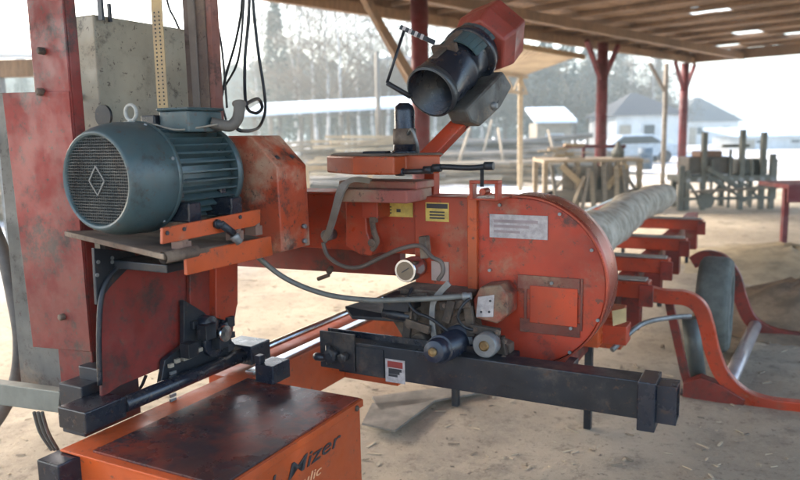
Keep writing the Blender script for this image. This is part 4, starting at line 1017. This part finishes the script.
# left edge shed
ls = thing('side_shed', 'timber framed lean-to with corrugated pale roof at left edge', 'shed', WY(5, 200, 9), 'W'); BASES[ls.name] = (Vector(WY(5, 200, 9)), 'W')
mb = M(); ax, bx_ = WY(-120, 60, 10).x, WY(40, 60, 10).x
zl = WY(15, 62, 9).z; n = 48
for k in range(n):
    x = ax+(bx_-ax)*k/n; x2 = ax+(bx_-ax)*(k+1)/n; dz = .03 if k % 2 else 0; dz2 = 0 if k % 2 else .03
    mb.prism([(x, 8.9, zl+dz+.08), (x2, 8.9, zl+dz2+.08), (x2, 12.5, zl+dz2+.42), (x, 12.5, zl+dz+.42)], (0, 0, .01))
mb.build('corrugated_roof', ROOFW, ls)
a = WY(-60, 70, 8.9); b_ = WY(36, 70, 8.9); M().box(a.x, b_.x, 8.85, 9.0, a.z-.1, a.z+.1).build('beam', WOODB, ls)
x = WY(3, 110, 9).x; M().box(x-.06, x+.06, 8.88, 9.0, 0, zl-.1).build('post', GSTL, ls); M().box(ax, ax+.12, 8.88, 9.0, 0, zl-.1).build('post', GSTL, ls)

# utility pole
p = WY(378, 100, 26); lp_ = thing('utility_pole', 'thin grey pole with small lamp head standing behind the lumber', 'pole', (p.x, 26, 0), 'W')
M().tube([(p.x, 26, 0), (p.x, 26, WY(378, 52, 26).z)], [.11, .08], 10).build('pole', WOODG, lp_); M().bar((p.x, 26, WY(378, 60, 26).z), (p.x+1.0, 26, WY(378, 57, 26).z), .05, .05).build('bracket', GSTL, lp_); M().box(p.x+.7, p.x+1.2, 25.85, 26.15, WY(378, 60, 26).z, WY(378, 57, 26).z).build('lamp_head', WHT, lp_)

# ================================================================== TREES
def birch_meshes(seed, h_):
    rnd = random.Random(seed); tr = M(); pts = []; x = y = 0
    for k in range(9): pts.append(Vector((x, y, h_*k/8))); x += rnd.uniform(-.18, .18); y += rnd.uniform(-.15, .15)
    tr.tube(pts, [.085*(1-k/9)+.02 for k in range(9)], 8)
    cr = M()
    for i in range(46):
        t = rnd.uniform(.28, .98); p = pts[int(t*8)].lerp(pts[min(8, int(t*8)+1)], t*8-int(t*8)); a = rnd.random()*6.28; l = h_*.26*(1.1-t)+.5
        q1 = p+Vector((math.cos(a)*l*.5, math.sin(a)*l*.5, l*.45)); q2 = p+Vector((math.cos(a)*l, math.sin(a)*l, l*.75))
        cr.tube([p, q1, q2], [.03, .02, .008], 4)
        for j in range(9):
            s = p.lerp(q2, rnd.uniform(.3, 1)); a2 = a+rnd.uniform(-1.3, 1.3); l2 = rnd.uniform(.4, 1.0)
            e = s+Vector((math.cos(a2)*l2, math.sin(a2)*l2, rnd.uniform(-.5, .5)*l2)); cr.tube([s, e], [.012, .004], 3, False)
            for jj in range(2):
                s3 = s.lerp(e, rnd.uniform(.3, 1)); e3 = s3+Vector((rnd.uniform(-.3, .3), rnd.uniform(-.3, .3), rnd.uniform(-.45, .1))); cr.tube([s3, e3], [.009, .004], 3, False)
    return tr, cr
def pine_meshes(seed, h_, full=1.0):
    rnd = random.Random(seed); tr = M().tube([(0, 0, 0), (.05, 0, h_*.5), (0, .05, h_*.96)], [.2, .13, .03], 8); cr = M()
    n = int(2300*full)
    for i in range(n):
        t = rnd.uniform(.10, 1)**.8; rad = (1-t)*h_*.21*(.75+.5*noise.noise(Vector((t*9, seed, math.floor(rnd.random()*7)))))+.12
        a = rnd.random()*6.28; rr_ = rad*(rnd.random()**.45); z = h_*t-rr_*.22+rnd.uniform(-.1, .1)
        p = Vector((math.cos(a)*rr_, math.sin(a)*rr_, z)); s = rnd.uniform(.12, .34)
        d = Vector((math.cos(a), math.sin(a), rnd.uniform(-.6, .2))).normalized(); sd = d.cross(Vector((rnd.uniform(-1, 1), rnd.uniform(-1, 1), 1))).normalized()
        vs = [cr.bm.verts.new(q) for q in (p-sd*s*.35, p+sd*s*.35, p+d*s+sd*s*.15, p+d*s*1.1-sd*s*.15)]; cr._f(vs)
    return tr, cr
def bush_meshes(seed, h_):
    rnd = random.Random(seed); tr = M().tube([(0, 0, 0), (.1, 0, h_*.55)], [.16, .07], 8); cr = M()
    cl = [(Vector((rnd.uniform(-.3, .3)*h_, rnd.uniform(-.3, .3)*h_, h_*rnd.uniform(.35, .85))), rnd.uniform(.12, .24)*h_) for _ in range(13)]
    for c in cl: tr[0] if False else tr.tube([(.1, 0, h_*.4), c[0]], [.06, .02], 5)
    for i in range(2600):
        c, r = rnd.choice(cl); d = Vector((rnd.gauss(0, 1), rnd.gauss(0, 1), rnd.gauss(0, 1))).normalized(); p = c+d*r*rnd.uniform(.5, 1.05); s = rnd.uniform(.08, .22)
        a = d.cross(Vector((rnd.uniform(-1, 1), rnd.uniform(-1, 1), .3))).normalized(); b_ = a.cross(d)+d*rnd.uniform(-.6, .6)
        cr._f([cr.bm.verts.new(q) for q in (p-a*s*.5, p-b_*s*.5, p+a*s*.5, p+b_*s*.5)])
    return tr, cr
def make_tree(name, meshes, mats, label, cat, group):
    t_ = bpy.data.objects.new(name, None); COL.objects.link(t_); BASES[t_.name] = (Vector((0, 0, 0)), 'W')
    meshes[0].build('trunk', mats[0], t_); meshes[1].build('crown', mats[1], t_); tag(t_, label, cat, group); return t_
def dup(root, loc, rz, s, label=None, group=None):
    r = root.copy(); COL.objects.link(r); r.location = loc; r.rotation_euler = (0, 0, rz); r.scale = (s, s, s)
    if label: r['label'] = label
    if group: r['group'] = group
    for ch in root.children: c = ch.copy(); COL.objects.link(c); c.parent = r
    return r
rnd = random.Random(21)
b1 = make_tree('birch_tree', birch_meshes(1, 9), (BIRCH, TWIG), 'bare white trunked birch behind the long canopy', 'tree', 'birches behind the long canopy')
b1.location = WY(330, 150, 36)*1; b1.location.z = 0
for i, (px_, Yd, s) in enumerate(((303, 38, 1.05), (314, 41, 1.15), (341, 34, .95), (359, 44, 1.1), (390, 45, 1.2), (296, 48, 1.2), (270, 50, 1.1), (350, 52, 1.3), (372, 49, 1.25), (408, 52, 1.3), (436, 50, 1.1), (452, 56, 1.3), (480, 52, 1.1), (498, 55, 1.2), (258, 56, 1.2), (322, 55, 1.3), (630, 64, 1.2), (652, 60, 1.0))):
    p = WY(px_, 150, Yd); dup(b1, (p.x, Yd, 0), rnd.random()*6, s)
pn = make_tree('pine_tree', pine_meshes(4, 10), (TRUNK, PINE), 'dark pine rising beyond the stacked lumber', 'tree', 'pines beyond the lumber yard')
p = WY(280, 150, 46); pn.location = (p.x, 46, 0)
for (px_, Yd, s) in ((262, 60, .85), (300, 66, .95), (400, 62, .95), (440, 66, 1.0), (520, 62, 1.05), (545, 60, 1.15), (566, 62, 1.2), (588, 64, 1.15), (28, 58, .9), (80, 60, 1.15), (110, 62, 1.05), (-10, 55, 1.2), (620, 75, 1.2), (655, 80, 1.1)):
    p = WY(px_, 150, Yd); dup(pn, (p.x, Yd, 0), rnd.random()*6, s*.92)
bs = make_tree('leafless_tree', bush_meshes(8, 8), (TRUNK, leafmat('grey_brown_crown', (.135, .115, .08), (.085, .075, .055))), 'rounded grey brown tree at the forest edge', 'tree', 'round trees at the forest edge')
p = WY(320, 150, 52); bs.location = (p.x, 52, 0)
for (px_, Yd, s) in ((250, 58, .8), (280, 60, 1.0), (300, 56, .95), (338, 60, 1.1), (400, 61, 1.1), (470, 62, 1.1), (505, 60, 1.1), (355, 50, .8), (385, 53, .85), (425, 54, .9), (455, 56, .85), (490, 52, .9), (535, 50, .95), (575, 55, 1.0), (600, 60, 1.0), (640, 66, 1.05), (672, 72, .95), (60, 55, .9), (10, 60, .9)):
    p = WY(px_, 150, Yd); dup(bs, (p.x, Yd, 0), rnd.random()*6, s)
# far wood as one mass
mb = M(); rnd = random.Random(9)
for i in range(15000):
    x = rnd.uniform(-90, 50); y = 82+rnd.uniform(0, 10)+max(0, x)*.5
    hh = 9.5+2.5*noise.noise(Vector((x*.12, 0, 0)))+2*noise.noise(Vector((x*.5, 3, 0))); hh *= (1 if x < 25 else max(.35, 1-(x-25)*.03))
    z = hh*rnd.random()**.7; s = rnd.uniform(.3, .8); a = rnd.random()*3.14
    d = Vector((math.cos(a), math.sin(a)*.5, rnd.uniform(-.3, .3))); p = Vector((x, y, z))
    mb._f([mb.bm.verts.new(q) for q in (p-d*s, p+ZA*s*.8, p+d*s, p-ZA*s*.8)])
o = mb.build('far_forest', leafmat('far_forest_foliage', (.085, .08, .055), (.05, .052, .04))); tag(o, 'hazy far forest closing the yard', 'forest', kind='stuff')
# hill
mb = M(); A_ = []
for k in range(60):
    x = -100+k*16; hh = 8+9*math.exp(-((x-140)/60)**2)+5*math.exp(-((x-330)/110)**2)+noise.noise(Vector((x*.02, 0, 0)))*3+noise.noise(Vector((x*.15, 0, 2)))*1
    A_.append((mb.bm.verts.new((x, 330, -1)), mb.bm.verts.new((x, 400, hh)), mb.bm.verts.new((x, 520, -1))))
for k in range(59):
    for j in range(2): mb._f([A_[k][j], A_[k+1][j], A_[k+1][j+1], A_[k][j+1]], True)
o = mb.build('hills', plain('hill_woodland', (.10, .12, .11), .9, scale=.05)); o['kind'] = 'structure'

# ================================================================== HAZE
mb = M().box(-140, 620, -12, 540, -2.5, 24)
hz = mb.build('haze', [])
hm_ = bpy.data.materials.new('haze_air'); hm_.use_nodes = True; nt = hm_.node_tree; nt.nodes.clear()
out = nt.nodes.new('ShaderNodeOutputMaterial'); pv = nt.nodes.new('ShaderNodeVolumePrincipled')
pv.inputs['Color'].default_value = (.80, .96, .98, 1); pv.inputs['Density'].default_value = .0036; pv.inputs['Anisotropy'].default_value = .3
nt.links.new(pv.outputs[0], out.inputs['Volume']); hz.data.materials.append(hm_); hz['kind'] = 'stuff'; hz['label'] = 'pale blue winter haze over the yard'; hz['category'] = 'haze'

# ================================================================== LIGHT
w = bpy.data.worlds.new('World'); sc.world = w; w.use_nodes = True; nt = w.node_tree
bg = nt.nodes['Background']; sky = nt.nodes.new('ShaderNodeTexSky'); sky.sky_type = 'NISHITA'; sky.sun_disc = False
EL, AZ = R(35), R(-52)          # azimuth from +Y, negative = left
sky.sun_elevation = EL; sky.sun_rotation = AZ; sky.air_density = 1.0; sky.dust_density = 3.5; sky.ozone_density = .2
nt.links.new(sky.outputs[0], bg.inputs[0]); bg.inputs[1].default_value = .15
sd = bpy.data.lights.new('sun', 'SUN'); sd.energy = 1.1; sd.angle = R(12); sd.color = (1, .95, .88)
so = bpy.data.objects.new('sun', sd); COL.objects.link(so)
dirv = Vector((math.sin(AZ)*math.cos(EL), math.cos(AZ)*math.cos(EL), math.sin(EL)))
so.rotation_euler = dirv.to_track_quat('Z', 'Y').to_euler()
vs = sc.view_settings; vs.view_transform = 'Standard'; vs.look = 'None'; vs.exposure = 2.65; vs.gamma = 1; vs.use_curve_mapping = False
sc.cycles.volume_bounces = 0; sc.cycles.max_bounces = 5
